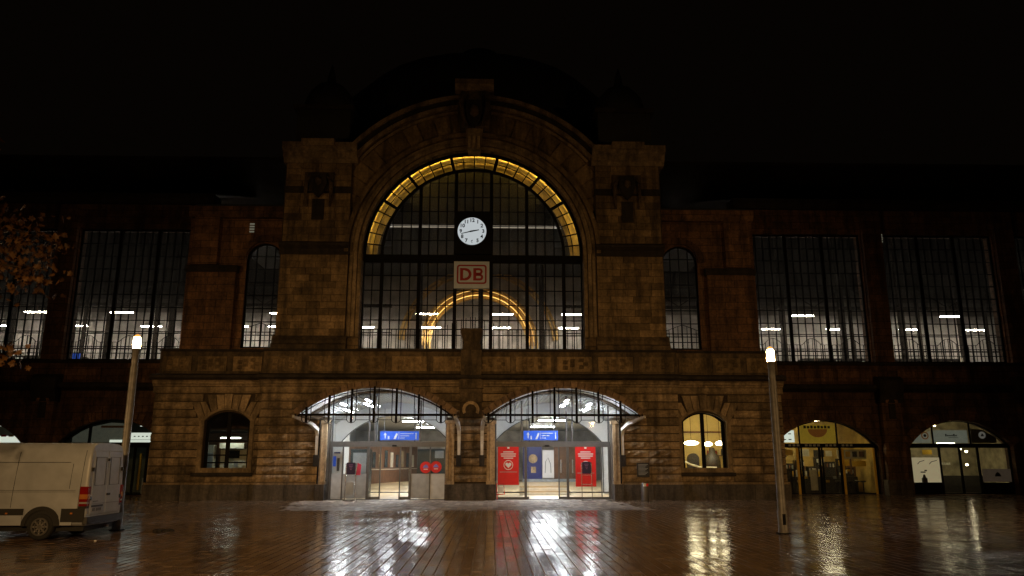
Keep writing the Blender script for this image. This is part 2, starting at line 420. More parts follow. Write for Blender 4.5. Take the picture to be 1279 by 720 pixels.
for q in near[300:]:
    slab(wetm, *q); toneW.append(random.random() * .5)
def tone(me, vals, per=5):
    a = me.attributes.new('tone', 'FLOAT', 'FACE'); out = []
    for v_ in vals: out += [v_] * per
    a.data.foreach_set('value', out)
M_SKIRT = simple('slab_edge', (0.16, 0.11, 0.075), 0.42)
def skirts(me):
    me.materials.append(M_SKIRT); me.polygons.foreach_set('material_index', [0 if i % 5 == 0 else 1 for i in range(len(me.polygons))])
for mb, mt, tn, nm in ((wetm, M_WET, toneW, 'wet_paving_slabs'), (drym, M_DRY, toneD, 'dry_paving_slabs')):
    me = bpy.data.meshes.new(nm); me.from_pydata(mb.v, [], mb.f); me.materials.append(mt); skirts(me); tone(me, tn); me.update()
    o = link(nm, me, pav); o['kind'] = 'stuff'
for q in near[:300]:
    mb = MB(); slab(mb, *q)
    me = bpy.data.meshes.new('paving_slab'); me.from_pydata(mb.v, [], mb.f); me.materials.append(M_WET); skirts(me); tone(me, [random.random() * .5]); me.update()
    link('paving_slab', me, pav)

# ------------------------------------------------------------------ station entrance building
B = thing('station_building', (0, 45, 0), 'sandstone station entrance building with a great arched window, two towers and two doorways', 'building')
YF, YO = 42.5, 42.85            # front of the central and of the outer ground floor
Z0, CH, NC = 0.92, 0.43, 11     # first course, course height, number of courses
WIN = [(-13.25, 1.22, 1.45, 4.16, 0.50), (12.87, 1.22, 1.45, 4.16, 0.50)]
PORT = [(-4.9, 4.0, 4.36, 1.42), (4.9, 4.0, 4.36, 1.42)]
# backing walls
mb = MB()
for s in (-1, 1):
    cx = 4.5 * s
    xs = sorted((1.3 * s, 7.7 * s))
mb.box(-11.4, -7.7, YF + .1, YF + .9, 0, 4.36); mb.box(-1.3, 1.3, YF + .1, YF + .9, 0, 4.36); mb.box(7.7, 11.4, YF + .1, YF + .9, 0, 4.36)
wall_arches(mb, -11.4, 11.4, 4.36, 6.45, YF + .1, YF + .9, [(-4.9, 3.9, 4.36, 4.361, 1.40), (4.9, 3.9, 4.36, 4.361, 1.40)])
mb.build('front_wall', M_JOINT, B)
for s, wd in ((-1, WIN[0]), (1, WIN[1])):
    mb = MB(); x0, x1 = sorted((11.4 * s, 17.3 * s))
    wall_arches(mb, x0, x1, 0, 6.45, YO + .1, YO + .8, [wd]); mb.build('side_wall', M_JOINT, B)
    MB().box(*sorted((17.0*s, 17.3*s)), YO + .8, 52, 0, 8.2).build('return_wall', M_WALL, B)
# rock-faced blocks
VAR = []
for k in range(12):
    m_ = MB(); nxx, nz = 6, 3; vs = []
    for jz in range(nz + 1):
        for ix in range(nxx + 1):
            u, v = ix / nxx, jz / nz
            edge = ix in (0, nxx) or jz in (0, nz)
            dy = 0.0 if edge else -(0.055 + random.uniform(-0.045, 0.065))
            vs.append((u - .5 + (0 if edge else random.uniform(-.03, .03)), dy, v - .5 + (0 if edge else random.uniform(-.06, .06))))
    fs = []
    for jz in range(nz):
        for ix in range(nxx):
            a = jz * (nxx + 1) + ix; fs.append((a, a + 1, a + nxx + 2, a + nxx + 1))
    m_.add(vs, fs)
    m_.add([(-.5,0,-.5),(.5,0,-.5),(.5,.12,-.5),(-.5,.12,-.5),(-.5,0,.5),(.5,0,.5),(.5,.12,.5),(-.5,.12,.5)], [(0,3,2,1),(4,5,6,7),(1,2,6,5),(3,0,4,7)])
    VAR.append(m_.mesh('stone_block', M_BLOCK))
def block(xa, xb, z, h, yf):
    if xb - xa < 0.12: return
    link('stone_block', random.choice(VAR), B, ((xa + xb)/2, yf, z + h/2), (xb - xa - 0.014, random.uniform(.8, 1.3), h - 0.05))
def spans(x0, x1, holes):
    out = [(x0, x1)]
    for a, b in holes:
        nw = []
        for p, q in out:
            if b <= p or a >= q: nw.append((p, q)); continue
            if a > p: nw.append((p, a))
            if b < q: nw.append((b, q))
        out = nw
    return out
for c in range(NC):
    z = Z0 + c * CH; zm = z + CH * .5
    for x0, x1, yf in ((-17.3, -11.4, YO), (-11.4, 11.4, YF), (11.4, 17.3, YO)):
        holes = []
        for cx, h, zb, sp, ri in WIN:
            if zm > zb - .25 and yf != YF:
                hh = arch_half(zm - 0.1, h + .26, sp, ri + .26)
                if zm > sp: hh = 1.40 if zm > 5.15 else 1.49 + (zm - 4.16) * .51
                holes.append((cx - hh, cx + hh))
        for cx, h, sp, ri in PORT:
            if zm < 4.3: holes.append((min(1.0 * (1 if cx > 0 else -1), 8.15 * (1 if cx > 0 else -1)), max(1.0 * (1 if cx > 0 else -1), 8.15 * (1 if cx > 0 else -1))))
            else:
                hh = arch_half(zm, h + .15, sp, ri + .1); holes.append((cx - hh, cx + hh))
        for a, b in spans(x0, x1, holes):
            if b - a < .12: continue
            n = max(1, round((b - a) / (1.55 if c < 9 else 1.9)))
            cuts = [a + (b - a) * k / n for k in range(n + 1)]
            for k in range(1, n): cuts[k] += random.uniform(-.22, .22)
            for k in range(n): block(cuts[k], cuts[k+1], z, CH, yf)
# wedge stones over the two small windows
for cx, h, zb, sp, ri in WIN:
    P = arch_pts(cx, h + .27, sp, ri + .2, 9)
    for k in range(9):
        (xa, za), (xb, zb2) = P[k], P[k+1]
        def out(x, z_, k=k):
            ang = (x - cx) * 0.62
            zt = 5.58 if abs(x - cx) < 1.05 else 5.19
            return (x + (zt - z_) * ang * .55, zt)
        (xc, zc), (xd, zd) = out(xb, zb2), out(xa, za)
        zt = min(zc, zd) if k != 4 else 5.62
        g = .02
        MB().prism_y([(xa + g, za), (xb - g, zb2), (xc - g, zt), (xd + g, zt)], YO - .05 - (.05 if k == 4 else 0), YO + .1).build('wedge_stone', M_BLOCK, B)
    MB_ = arch_frame(MB(), cx, h + .26, zb - .02, sp, ri + .22, .24, YO - .03, YO + .11); MB_.build('window_surround', M_TRIM, B)
    bx('window_sill', M_CRUST, B, cx - h - .45, cx + h + .35, YO - .18, YO + .1, zb - .22, zb - .03)
# plinth stones
for a, b, yf in ((-17.4, -11.45, YO), (-11.45, -8.2, YF), (8.2, 11.45, YF), (11.45, 17.4, YO)):
    n = 3 if b - a > 4 else 2
    for k in range(n):
        bx('plinth_stone', M_PLINTH, B, a + (b-a)*k/n + .01, a + (b-a)*(k+1)/n - .01, yf - .22 + .01*(k % 2), yf + .1, -.02, .80)
    bx('plinth_cap', M_TRIM, B, a, b, yf - .12, yf + .1, .805, .915)
for s in (-1, 1):
    for a, b in ((7.7, 8.2), (.85, 1.35)):
        x0, x1 = sorted((a*s, b*s))
        bx('plinth_stone', M_PLINTH, B, x0, x1, YF - .34, YF + .3, -.02, .82)
        bx('door_jamb', M_JAMB, B, x0 + .03, x1 - .03, YF - .1, YF + .35, .98, 4.02)
        bx('jamb_base', M_JAMB, B, x0, x1, YF - .18, YF + .32, .823, .977)
        bx('jamb_cap', M_JAMB, B, x0 - .05, x1 + .05, YF - .17, YF + .36, 4.023, 4.2)
        bx('jamb_moulding', M_TRIM, B, x0 + .16, x0 + .20, YF - .13, YF - .10, 1.0, 4.0)
bx('plinth_stone', M_PLINTH, B, -.84, .84, YF - .55, YF + .2, -.02, .86)
# moulded band and main cornice of the ground floor
for a, b, yf in ((-17.4, -11.5, YO), (-11.5, 11.5, YF), (11.5, 17.4, YO)):
    prof = [(yf+.3, 5.67), (yf-.02, 5.67), (yf-.07, 5.74), (yf-.02, 5.82), (yf-.02, 6.0), (yf-.12, 6.04), (yf-.14, 6.13), (yf-.22, 6.17), (yf-.22, 6.27), (yf-.34, 6.36), (yf+.3, 6.36)]
    MB().prism_x(prof, a, b).build('frieze_band', M_TRIM, B)
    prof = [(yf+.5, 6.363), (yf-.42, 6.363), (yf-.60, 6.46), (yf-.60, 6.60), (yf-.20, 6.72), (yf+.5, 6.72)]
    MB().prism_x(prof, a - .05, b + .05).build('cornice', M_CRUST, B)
# parapet with carved panels
for a, b, yf in ((-17.3, -11.5, 43.1), (-11.5, 11.5, 42.8), (11.5, 17.3, 43.1)):
    MB().box(a, b, yf, yf + .5, 6.5, 8.0).build('parapet', M_CARVE, B)
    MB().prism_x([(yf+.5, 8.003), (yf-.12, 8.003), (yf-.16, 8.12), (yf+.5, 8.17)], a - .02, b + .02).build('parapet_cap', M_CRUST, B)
    n = round((b - a) / 2.3)
    for k in range(n):
        x0 = a + (b-a)*k/n + .18; x1 = a + (b-a)*(k+1)/n - .18
        if abs((x0+x1)/2) < .9: continue
        p = MB().box(x0, x1, yf - .05, yf - .003, 6.9, 7.72).build('parapet_panel', M_ASHLAR, B)
        q = MB(); cx = (x0+x1)/2
        for r_ in range(7):
            q.add([(cx + (x1-x0)*.38*math.cos(r_*.9)*.8 + dx_, yf - .05 - dy_, 7.3 + .22*math.sin(r_*1.7) + dz_) for dx_, dy_, dz_ in ((-.14,0,-.1),(.14,0,-.1),(.16,0,.12),(-.12,0,.12),(0,.09,0))], [(0,1,4),(1,2,4),(2,3,4),(3,0,4)])
        q.build('relief', M_ASHLAR, p)
# ashlar towers
ASH = MB().add([(-.5,0,-.5),(.5,0,-.5),(.5,0,.5),(-.5,0,.5),(-.49,-.02,-.475),(.49,-.02,-.475),(.49,-.02,.475),(-.49,-.02,.475)], [(4,5,6,7),(0,1,5,4),(1,2,6,5),(2,3,7,6),(3,0,4,7)]).mesh('ashlar_block', M_ASHLAR)
YT = 43.0
for s in (-1, 1):
    x0, x1 = sorted((7.15*s, 11.05*s))
    MB().box(x0, x1, YT + .01, 46.5, 6.8, 19.6).build('tower', M_JOINT, B)
    for za, zb, rows, xa, xb in ((8.9, 13.62, 12, x0 + .02, x1 - .02), (14.4, 17.35, 7, x0 + .05, x1 - .05), (17.75, 19.2, 4, x0 + .05, x1 - .05)):
        rh = (zb - za) / rows
        for r_ in range(rows):
            nb = random.choice((4, 5, 5)); cuts = [xa + (xb-xa)*k/nb for k in range(nb+1)]
            for k in range(1, nb): cuts[k] += random.uniform(-.22, .22)
            for k in range(nb):
                link('ashlar_block', ASH, B, ((cuts[k]+cuts[k+1])/2, YT + .008 - random.uniform(0, .015), za + rh*(r_+.5)), (cuts[k+1]-cuts[k]-.012, random.uniform(.7, 1.6), rh - .012))
    MB().prism_x([(YT+.4, 8.1), (YT-.30, 8.1), (YT-.34, 8.35), (YT-.2, 8.45), (YT-.22, 8.62), (YT-.05, 8.9), (YT+.4, 8.9)], x0 - .12, x1 + .12).build('tower_base', M_CARVE, B)
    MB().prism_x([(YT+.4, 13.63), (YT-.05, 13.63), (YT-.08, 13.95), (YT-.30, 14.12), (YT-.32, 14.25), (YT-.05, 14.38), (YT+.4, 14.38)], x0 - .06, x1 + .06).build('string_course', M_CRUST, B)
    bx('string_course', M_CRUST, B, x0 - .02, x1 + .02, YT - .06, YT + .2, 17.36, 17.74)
    MB().prism_x([(YT+3, 19.21), (YT-.06, 19.21), (YT-.12, 19.42), (YT-.30, 19.5), (YT-.34, 19.72), (YT-.62, 19.95), (YT-.66, 20.28), (YT+3, 20.32)], x0 - .15, x1 + .28).build('tower_cornice', M_TRIM, B)
    cxx = (x0 + x1) / 2
    MB().prism_x([(YT+.4, 20.0), (YT-.80, 20.0), (YT-.84, 20.42), (YT+.4, 20.5)], cxx - .95, cxx + .95).build('cornice_ressault', M_TRIM, B)
    # attic and cupola of the tower, almost lost in the night
    MB().box(cxx - 1.6, cxx + 1.6, YT + .3, 46.3, 20.3, 22.75).build('attic', M_ROOF, B)
    MB().prism_x([(46.5, 22.753), (YT+.1, 22.753), (YT-.05, 22.95), (46.5, 23.0)], cxx - 1.8, cxx + 1.8).build('attic_cornice', M_CRUST, B)
    MB().lathe(cxx, 44.9, [(1.55, 23.0), (1.6, 23.6), (1.35, 24.4), (.85, 25.0), (.3, 25.3), (.22, 25.9), (.03, 26.6)], 18).build('cupola', M_ROOF, B, True)
    # carved cartouche
    ccx = 9.05 * s
    c_ = MB().box(ccx - .85, ccx + .85, YT - .12, YT - .015, 17.45, 18.6).build('cartouche', M_CARVE, B)
    MB().prism_y([(ccx-.42, 18.45), (ccx+.42, 18.45), (ccx+.5, 17.9), (ccx+.3, 17.3), (ccx, 17.0), (ccx-.3, 17.3), (ccx-.5, 17.9)], YT - .34, YT - .123).build('shield', M_CRUST, c_)
    MB().lathe(ccx, YT - .30, [(.05, 17.7), (.2, 17.85), (.2, 18.1), (.05, 18.25)], 10).build('boss', M_CARVE, c_)
    for dx in (-1, 1):
        MB().tube([(ccx + dx*.45, YT-.16, 18.3), (ccx + dx*.72, YT-.2, 17.9), (ccx + dx*.74, YT-.16, 17.2), (ccx + dx*.66, YT-.1, 16.5)], [.1, .13, .1, .05], 7).build('garland', M_CARVE, c_)
    MB().box(ccx - .34, ccx + .34, YT - .10, YT - .018, 15.7, 16.95).build('pendant_panel', M_CRUST, c_)
# gable arch round the great window
RW, ZC, YG = 6.4, 13.8, 43.2
MB().arc(0, ZC, 6.45, 9.5, YG, YG + .7, 0, PI, 64).build('gable_wall', M_WALL, B)
for s in (-1, 1):
    x0, x1 = sorted((6.42*s, 7.2*s))
    MB().box(x0, x1, YG, YG + .7, 8.1, 13.8).build('window_jamb', M_WALL, B)
    for k, (o_, dy) in enumerate(((6.42, .10), (6.66, .18), (6.92, .06))):
        xa, xb = sorted((o_*s, (o_+.2)*s)); bx('jamb_moulding', M_TRIM, B, xa, xb, YG - dy, YG - .003 + .001*k, 8.9, 13.8)
for r0, r1, dy in ((6.43, 6.62, .10), (6.66, 6.90, .22), (6.94, 7.14, .12), (7.18, 7.42, .32)):
    MB().arc(0, ZC, r0, r1, YG - dy, YG - .002, 0.0, PI, 72).build('archivolt', M_TRIM if dy != .32 else M_ASHLAR, B)
NV = 27
for k in range(NV):
    a0 = PI * k / NV + .006; a1 = PI * (k+1) / NV - .006
    if abs(math.cos((a0+a1)/2)) * 7.5 > 7.1: continue
    MB().arc(0, ZC, 7.46, 8.72, YG - .05 - random.uniform(0, .012), YG - .002, a0, a1, 3).build('gable_stone', M_ASHLAR, B)
aa = math.acos(7.35 / 9.6)
for r0, r1, dy, mt in ((8.76, 8.92, .14, M_TRIM), (9.02, 9.24, .34, M_TRIM), (9.26, 9.46, .50, M_CRUST), (9.48, 9.72, .64, M_TRIM)):
    MB().arc(0, ZC, r0, r1, YG - dy, YG + 1.2, aa, PI - aa, 48).build('gable_cornice', mt, B)
MB().arc(0, ZC, 9.0, 9.5, YG + .7, 58, 0.75, PI - 0.75, 32).build('barrel_roof', M_ROOF, B)
# crest on top of the arch
cr = MB().prism_y([(-.85, 21.3), (.85, 21.3), (1.0, 22.4), (.82, 23.6), (-.82, 23.6), (-1.0, 22.4)], 42.3, 43.6).build('crest', M_CARVE, B)
MB().prism_x([(43.8, 23.603), (42.1, 23.603), (41.95, 23.9), (42.0, 24.25), (43.8, 24.35)], -1.15, 1.15).build('crest_cap', M_TRIM, cr)
MB().prism_y([(-.42, 22.9), (.42, 22.9), (.5, 22.2), (.3, 21.5), (0, 21.2), (-.3, 21.5), (-.5, 22.2)], 41.98, 42.3).build('crest_shield', M_CRUST, cr)
MB().lathe(0, 42.0, [(.05, 21.8), (.26, 21.95), (.3, 22.2), (.22, 22.5), (.05, 22.6)], 12).build('carved_head', M_CARVE, cr, True)
for s in (-1, 1):
    MB().tube([(s*.55, 42.15, 23.4), (s*.8, 42.1, 22.7), (s*.66, 42.1, 21.9), (s*.4, 42.15, 21.3)], [.13, .17, .13, .08], 7).build('volute', M_CARVE, cr)
MB().prism_y([(-.36, 20.0), (.36, 20.0), (.52, 21.28), (-.52, 21.28)], 42.45, 43.5).build('keystone', M_TRIM, B)
for k in range(3): bx('keystone_fillet', M_JAMB, B, -.34 + .26*k, -.18 + .26*k, 42.38, 42.449, 20.08, 20.75)
# stepped dome mass behind, a shape darker than the sky
MB().lathe(0, 58, [(13, 18), (13, 24), (11.8, 27), (9, 30), (5, 32.2), (1.8, 33.2), (1.6, 34.6), (.1, 35.4)], 28).build('great_dome', M_ROOF, B, True)

# ---- side bays beside the towers
YS = 44.8
for s in (-1, 1):
    x0, x1 = sorted((11.1*s, 17.0*s)); wx = 12.45 * s
    mb = MB(); wall_arches(mb, x0, x1, 8.1, 16.3, YS, YS + .6, [(wx, 1.08, 8.45, 13.75, 1.05)]); mb.build('bay_wall', M_WING, B)
    a, b = sorted((14.0*s, 16.8*s)); MB().box(a, b, YS - .35, YS, 8.1, 12.9).build('bay_pier', M_WING, B)
    MB().prism_x([(YS+.1, 12.903), (YS-.42, 12.903), (YS-.55, 13.1), (YS-.5, 13.3), (YS+.1, 13.35)], a - .1, b + .1).build('bay_cornice', M_CRUST, B)
    a, b = sorted((15.2*s, 16.7*s)); MB().box(a, b, YS - .3, YS, 13.4, 16.3).build('bay_pilaster', M_WING, B)
    MB().prism_x([(YS+.6, 16.303), (YS-.35, 16.303), (YS-.5, 16.6), (YS-.45, 16.95), (YS+.6, 17.0)], x0, x1 + 0).build('bay_cornice', M_WING, B)
    MB().arc(wx, 13.75, 1.12, 1.5, YS - .12, YS - .002, 0, PI, 20).build('bay_archivolt', M_WING, B)
    MB().box(x0, x1, YS + .6, 60, 17.0, 17.4).build('bay_roof', M_ROOF, B)
    for k in range(12):
        pass

# ---- windows: frame, bars, one object for every pane
def grid_window(parent, cx, half, zb, zt, y, cols, rows, heavy=(), arch=None, grille=None, bar=.028, heavy_w=.075):
    """cols/rows: sorted coordinates of the bars; arch = (spring, rise)"""
    W = MB()
    if arch: arch_frame(W, cx, half, zb, arch[0], arch[1], .10, y - .06, y + .06)
    else:
        W.box(cx-half, cx+half, y-.06, y+.06, zb, zb+.1); W.box(cx-half, cx+half, y-.06, y+.06, zt-.1, zt)
        W.box(cx-half, cx-half+.1, y-.058, y+.058, zb+.1, zt-.1); W.box(cx+half-.1, cx+half, y-.058, y+.058, zb+.1, zt-.1)
    W = W.build('window', M_IRON, parent)
    def top(x):
        if not arch: return zt
        d = abs(x - cx)
        R = (half**2 + arch[1]**2) / (2*arch[1]); zc = arch[0] + arch[1] - R
        return zc + math.sqrt(max(0, R*R - d*d)) if d < half else arch[0]
    for i, x in enumerate(cols[1:-1], 1):
        hv = i in heavy; w_ = heavy_w if hv else bar
        bx('heavy_mullion' if hv else 'mullion', M_IRON, W, x - w_, x + w_, y - (.09 if hv else .04), y + (.05 if hv else .03), zb, top(x) - .03)
    for z in rows[1:-1]:
        hh = half if not arch else arch_half(z, half, arch[0], arch[1])
        if hh > .1: bx('transom', M_IRON, W, cx - hh, cx + hh, y - .035, y + .025, z - .024, z + .024)
    for i in range(len(cols) - 1):
        for j in range(len(rows) - 1):
            xa, xb, za, zb_ = cols[i], cols[i+1], rows[j], rows[j+1]
            t_ = min(top(xa + .01), top(xb - .01))
            if t_ < za + .15: continue
            y_ = y + random.uniform(-.004, .004)
            o = bx('pane', G_HALL, W, xa + .01, xb - .01, y_ + .008, y_ + .014, za + .01, min(zb_, t_) - .01)
            o.rotation_euler = (random.uniform(-.01, .01), 0, random.uniform(-.01, .01))
    if grille:
        zt_, step = grille; x = cx - half + step
        while x < cx + half - .05:
            k = (x - (cx - half)) / (2*half); zz = zt_ + .42 * max(0, math.cos((k * 3 % 1 - .5) * 2 * PI)) if half > 2 else zt_ + .4 * (1 - abs(k - .5) * 2)
            bx('grille_bar', M_IRON, W, x - .017, x + .017, y - .16, y - .13, zb, zz); x += step
        bx('grille_rail', M_IRON, W, cx - half, cx + half, y - .165, y - .125, zb + .42, zb + .47)
        P = []
        for k in range(37):
            q = k / 36; zz = zt_ + .42 * max(0, math.cos((q * 3 % 1 - .5) * 2 * PI)) if half > 2 else zt_ + .4 * (1 - abs(q - .5) * 2)
            P.append((cx - half + 2*half*q, y - .145, zz))
        MB().tube(P, .022, 4).build('grille_top', M_IRON, W)
    return W
def lin(a, b, n): return [a + (b-a)*i/n for i in range(n+1)]
for s in (-1, 1):
    grid_window(B, 12.45*s, 1.08, 8.45, 14.8, YS + .25, lin(12.45*s - 1.08, 12.45*s + 1.08, 4), lin(8.45, 14.8, 8), (), (13.75, 1.05), (9.55, .27))
# great window, lower part
YW = 43.75
xs = [-6.4, -5.86, -5.3] + lin(-5.3, -3.15, 4)[1:] + lin(-3.15, -1.05, 4)[1:] + lin(-1.05, 1.05, 4)[1:] + lin(1.05, 3.15, 4)[1:] + lin(3.15, 5.3, 4)[1:] + [5.86, 6.4]
hv = [i for i, x in enumerate(xs) if any(abs(x - h) < .01 for h in (-5.3, -3.15, -1.05, 1.05, 3.15, 5.3))]
GW = grid_window(B, 0, 6.4, 8.2, 13.45, YW, xs, lin(8.2, 13.45, 6), hv, None, None, .03, .10)
x = -6.2
while x < 6.3:
    zz = 9.4 + (.0 if abs(x) > 1.7 else .75 * (1 - abs(x)/1.7) ** .6)
    bx('grille_bar', M_IRON, GW, x - .02, x + .02, YW - .2, YW - .16, 8.2, zz); x += .265
bx('grille_rail', M_IRON, GW, -6.4, 6.4, YW - .205, YW - .155, 9.36, 9.41)
bx('great_transom', M_IRON, B, -6.5, 6.5, YW - .14, YW + .12, 13.45, 13.82)
bx('window_sill', M_CRUST, B, -6.5, 6.5, YW - .75, YW + .1, 8.17, 8.2 - .005)
# great window, arched part: heavy frame, inner ring, radial bars, upright bars
U = MB(); U.arc(0, ZC, 6.28, 6.44, YW - .1, YW + .1, 0, PI, 72); U = U.build('window', M_IRON, B)
RI = 5.33
MB().arc(0, ZC, RI - .08, RI + .08, YW - .09, YW + .08, 0, PI, 64).build('ring_bar', M_IRON, U)
MB().arc(0, ZC, 5.86, 5.90, YW - .03, YW + .03, 0, PI, 64).build('ring_bar', M_IRON, U)
for k in range(1, 28):
    a = PI * k / 28; big = k in (5, 8, 12, 16, 20, 23); ww = .085 if big else .028
    c, d = math.cos(a), math.sin(a); px, pz = -d, c
    MB().prism_y([(RI*c + px*ww, ZC + RI*d + pz*ww), (6.35*c + px*ww, ZC + 6.35*d + pz*ww), (6.35*c - px*ww, ZC + 6.35*d - pz*ww), (RI*c - px*ww, ZC + RI*d - pz*ww)], YW - (.085 if big else .04), YW + .04).build('heavy_mullion' if big else 'mullion', M_IRON, U)
for k in range(28):
    for r0, r1 in ((RI + .08, 5.86), (5.90, 6.28)):
        MB().arc(0, ZC, r0, r1, YW + .01, YW + .016, PI*k/28 + .004, PI*(k+1)/28 - .004, 2).build('pane', G_HALL, U)
xs2 = [x for x in xs if abs(x) < 5.31]
for x in xs2[1:-1]:
    big = min(abs(abs(x) - 1.05), abs(abs(x) - 3.15)) < .01; ww = .095 if big else .028
    bx('heavy_mullion' if big else 'mullion', M_IRON, U, x - ww, x + ww, YW - (.08 if big else .035), YW + .03, 13.82, ZC + math.sqrt(max(0, RI**2 - x*x)))
zr = lin(13.82, 19.2, 6)
for z in zr[1:]:
    hh = math.sqrt(max(0, RI**2 - (z - ZC)**2)); bx('transom', M_IRON, U, -hh, hh, YW - .03, YW + .022, z - .022, z + .022)
zr.append(19.9)
for i in range(len(xs2) - 1):
    for j in range(len(zr) - 1):
        xm = max(abs(xs2[i]), abs(xs2[i+1])); t_ = ZC + math.sqrt(max(0, RI**2 - xm*xm))
        if t_ < zr[j] + .15: continue
        bx('pane', G_HALL, U, xs2[i] + .01, xs2[i+1] - .01, YW + .008, YW + .014, zr[j] + .01, min(zr[j+1], t_) - .01)
# glowing soffit of the vault just behind the glass
sof = MB()
n = 60; vs = []
for i in range(n + 1):
    a = PI * i / n; c, d = math.cos(a), math.sin(a)
    for r_, y_ in ((6.46, 43.95), (6.30, 44.15), (6.26, 44.5), (6.10, 44.7), (6.07, 45.0), (5.92, 45.2), (5.90, 45.4)):
        vs.append((r_*c, y_, ZC + r_*d))
m7 = 7
sof.add(vs, [(i*m7+k, i*m7+k+1, (i+1)*m7+k+1, (i+1)*m7+k) for i in range(n) for k in range(m7-1)])
sof.build('vault_soffit', M_PLASTER, B)
MB().arc(0, ZC, 6.33, 6.37, 43.90, 43.93, .12, PI - .12, 60).build('strip_light', E_GOLD, B)
# hall behind the great window
MB().arc(0, ZC, 5.88, 7.2, 45.4, 45.7, 0, PI, 48).build('inner_arch_wall', M_HALLD, B)

# ---- doorways
def doorway(s):
    S = link('entrance_screen', MB().box(min(1.3*s, 7.7*s), max(1.3*s, 7.7*s), 43.36, 43.52, 2.80, 3.09).mesh('entrance_screen', M_ALU), B)
    P = lambda xa, xb: (min(xa*s, xb*s), max(xa*s, xb*s))
    Y = 43.44
    f = lambda nm, mt, xa, xb, y0, y1, z0, z1: bx(nm, mt, S, *P(xa, xb), y0, y1, z0, z1)
    f('frame_post', M_ALU, 1.3, 1.42, Y-.07, Y+.07, 0, 2.797); f('frame_post', M_ALU, 7.58, 7.7, Y-.07, Y+.07, 0, 2.797)
    lz = lambda x_: 4.36 + max(0.0, 1.38 * (1 - ((x_ - 4.9) / 3.9) ** 2))
    for xx in (1.36, 2.8, 5.3, 5.62, 7.64):
        f('lunette_bar', M_ALU, xx - .045, xx + .045, Y-.05, Y+.05, 3.093, min(lz(xx), 5.6))
    for xa, xb in ((1.3, 2.8), (2.8, 5.3), (5.3, 7.7)):
        m_ = MB(); X0, X1 = P(xa, xb); k = 8
        pts = [(X0 + (X1-X0)*i/k) for i in range(k+1)]
        m_.prism_y([(X0, 3.1), (X1, 3.1)] + [(p_, lz(abs(p_))) for p_ in pts[::-1]], Y, Y + .008); m_.build('pane', G_CLEAR, S)
    return S, P, f, Y
# van-side doorway: grey lower panels
S, P, f, Y = doorway(-1)
for xx, ww in ((7.0, .035), (5.62, .07), (4.95, .03), (3.87, .03), (3.31, .07), (2.23, .035)):
    f('frame_post', M_ALU, xx - ww, xx + ww, Y-.05, Y+.05, .02, 2.797)
for xa, xb, mt in ((7.58, 7.035, M_LPANEL), (6.965, 5.69, M_GPANEL), (3.24, 2.265, M_GPANEL), (2.195, 1.42, M_LPANEL)):
    f('lower_panel', mt, xa, xb, Y-.02, Y+.02, .05, 1.36)
for xa, xb in ((7.58, 7.035), (6.965, 5.69), (3.24, 2.265), (2.195, 1.42)):
    f('pane', G_CLEAR, xa, xb, Y, Y+.008, 1.36, 2.80)
for xa, xb in ((5.55, 4.98), (3.84, 3.38)):
    f('door_leaf', G_CLEAR, xa, xb, Y+.06, Y+.07, .1, 2.78); f('leaf_rail', M_ALU, xa, xb, Y+.04, Y+.09, .02, .14)
# other doorway: clear to the ground
S2, P2, f2, Y = doorway(1)
for xx, ww in ((1.5, .02), (3.02, .07), (4.85, .03), (5.34, .07), (7.2, .02)):
    f2('frame_post', M_ALU, xx - ww, xx + ww, Y-.05, Y+.05, .02, 2.797)
for xa, xb in ((1.52, 2.95), (5.41, 7.58)):
    f2('pane', G_CLEAR, xa, xb, Y, Y+.008, .05, 2.79); f2('kick_rail', M_ALU, xa, xb, Y-.03, Y+.03, .33, .40); f2('kick_rail', M_ALU, xa, xb, Y-.031, Y+.031, .02, .12)
for xa, xb in ((3.09, 3.2), (4.88, 5.27)):
    f2('door_leaf', G_CLEAR, xa, xb, Y+.06, Y+.07, .1, 2.78); f2('leaf_rail', M_ALU, xa, xb, Y+.04, Y+.09, .02, .14)
for s in (-1, 1):
    bx('door_sensor', M_BLACK, B, 4.2*s - .12, 4.2*s + .12, 43.26, 43.36, 2.82, 2.90)
    bx('threshold', M_ALU, B, *sorted((1.3*s, 7.7*s)), 43.2, 43.6, -.02, .018)

# ---- vestibule and hall inside
V = B
MB().box(-16.9, 16.9, 43.5, 89, -.2, .012).build('hall_floor', M_FLOOR, V)
MB().box(-9.6, -9.3, 43.4, 58, .012, 6.3).build('inner_wall', M_WHITE, V); MB().box(9.3, 9.6, 43.4, 58, .012, 6.3).build('inner_wall', M_WHITE, V)
MB().box(-.5, .5, 43.4, 50, .012, 6.3).build('inner_wall', M_WHITE, V)
for cx in (-4.9, 4.9):
    R_ = (3.95**2 + 1.42**2) / (2*1.42); zc_ = 4.36 + 1.42 - R_; a0 = math.asin(3.95 / R_); cl = MB(); gv = MB(); nr = 42
    for k in range(nr):
        a_ = PI/2 - a0 + 2*a0*k/nr; b_ = a_ + 2*a0/nr*.66
        cl.arc(cx, zc_, R_ - .09, R_ + .1, 43.45, 50, a_, b_, 1); gv.arc(cx, zc_, R_ + .02, R_ + .1, 43.45, 50, b_, a_ + 2*a0/nr, 1)
    cl.build('ribbed_vault', M_RIB, V); gv.build('vault_grooves', M_ALU, V)
    for q in (-1, 1): MB().box(cx + q*3.9 - .05, cx + q*3.9 + .05, 43.5, 50, .012, 4.4).build('inner_wall', M_WHITE, V)
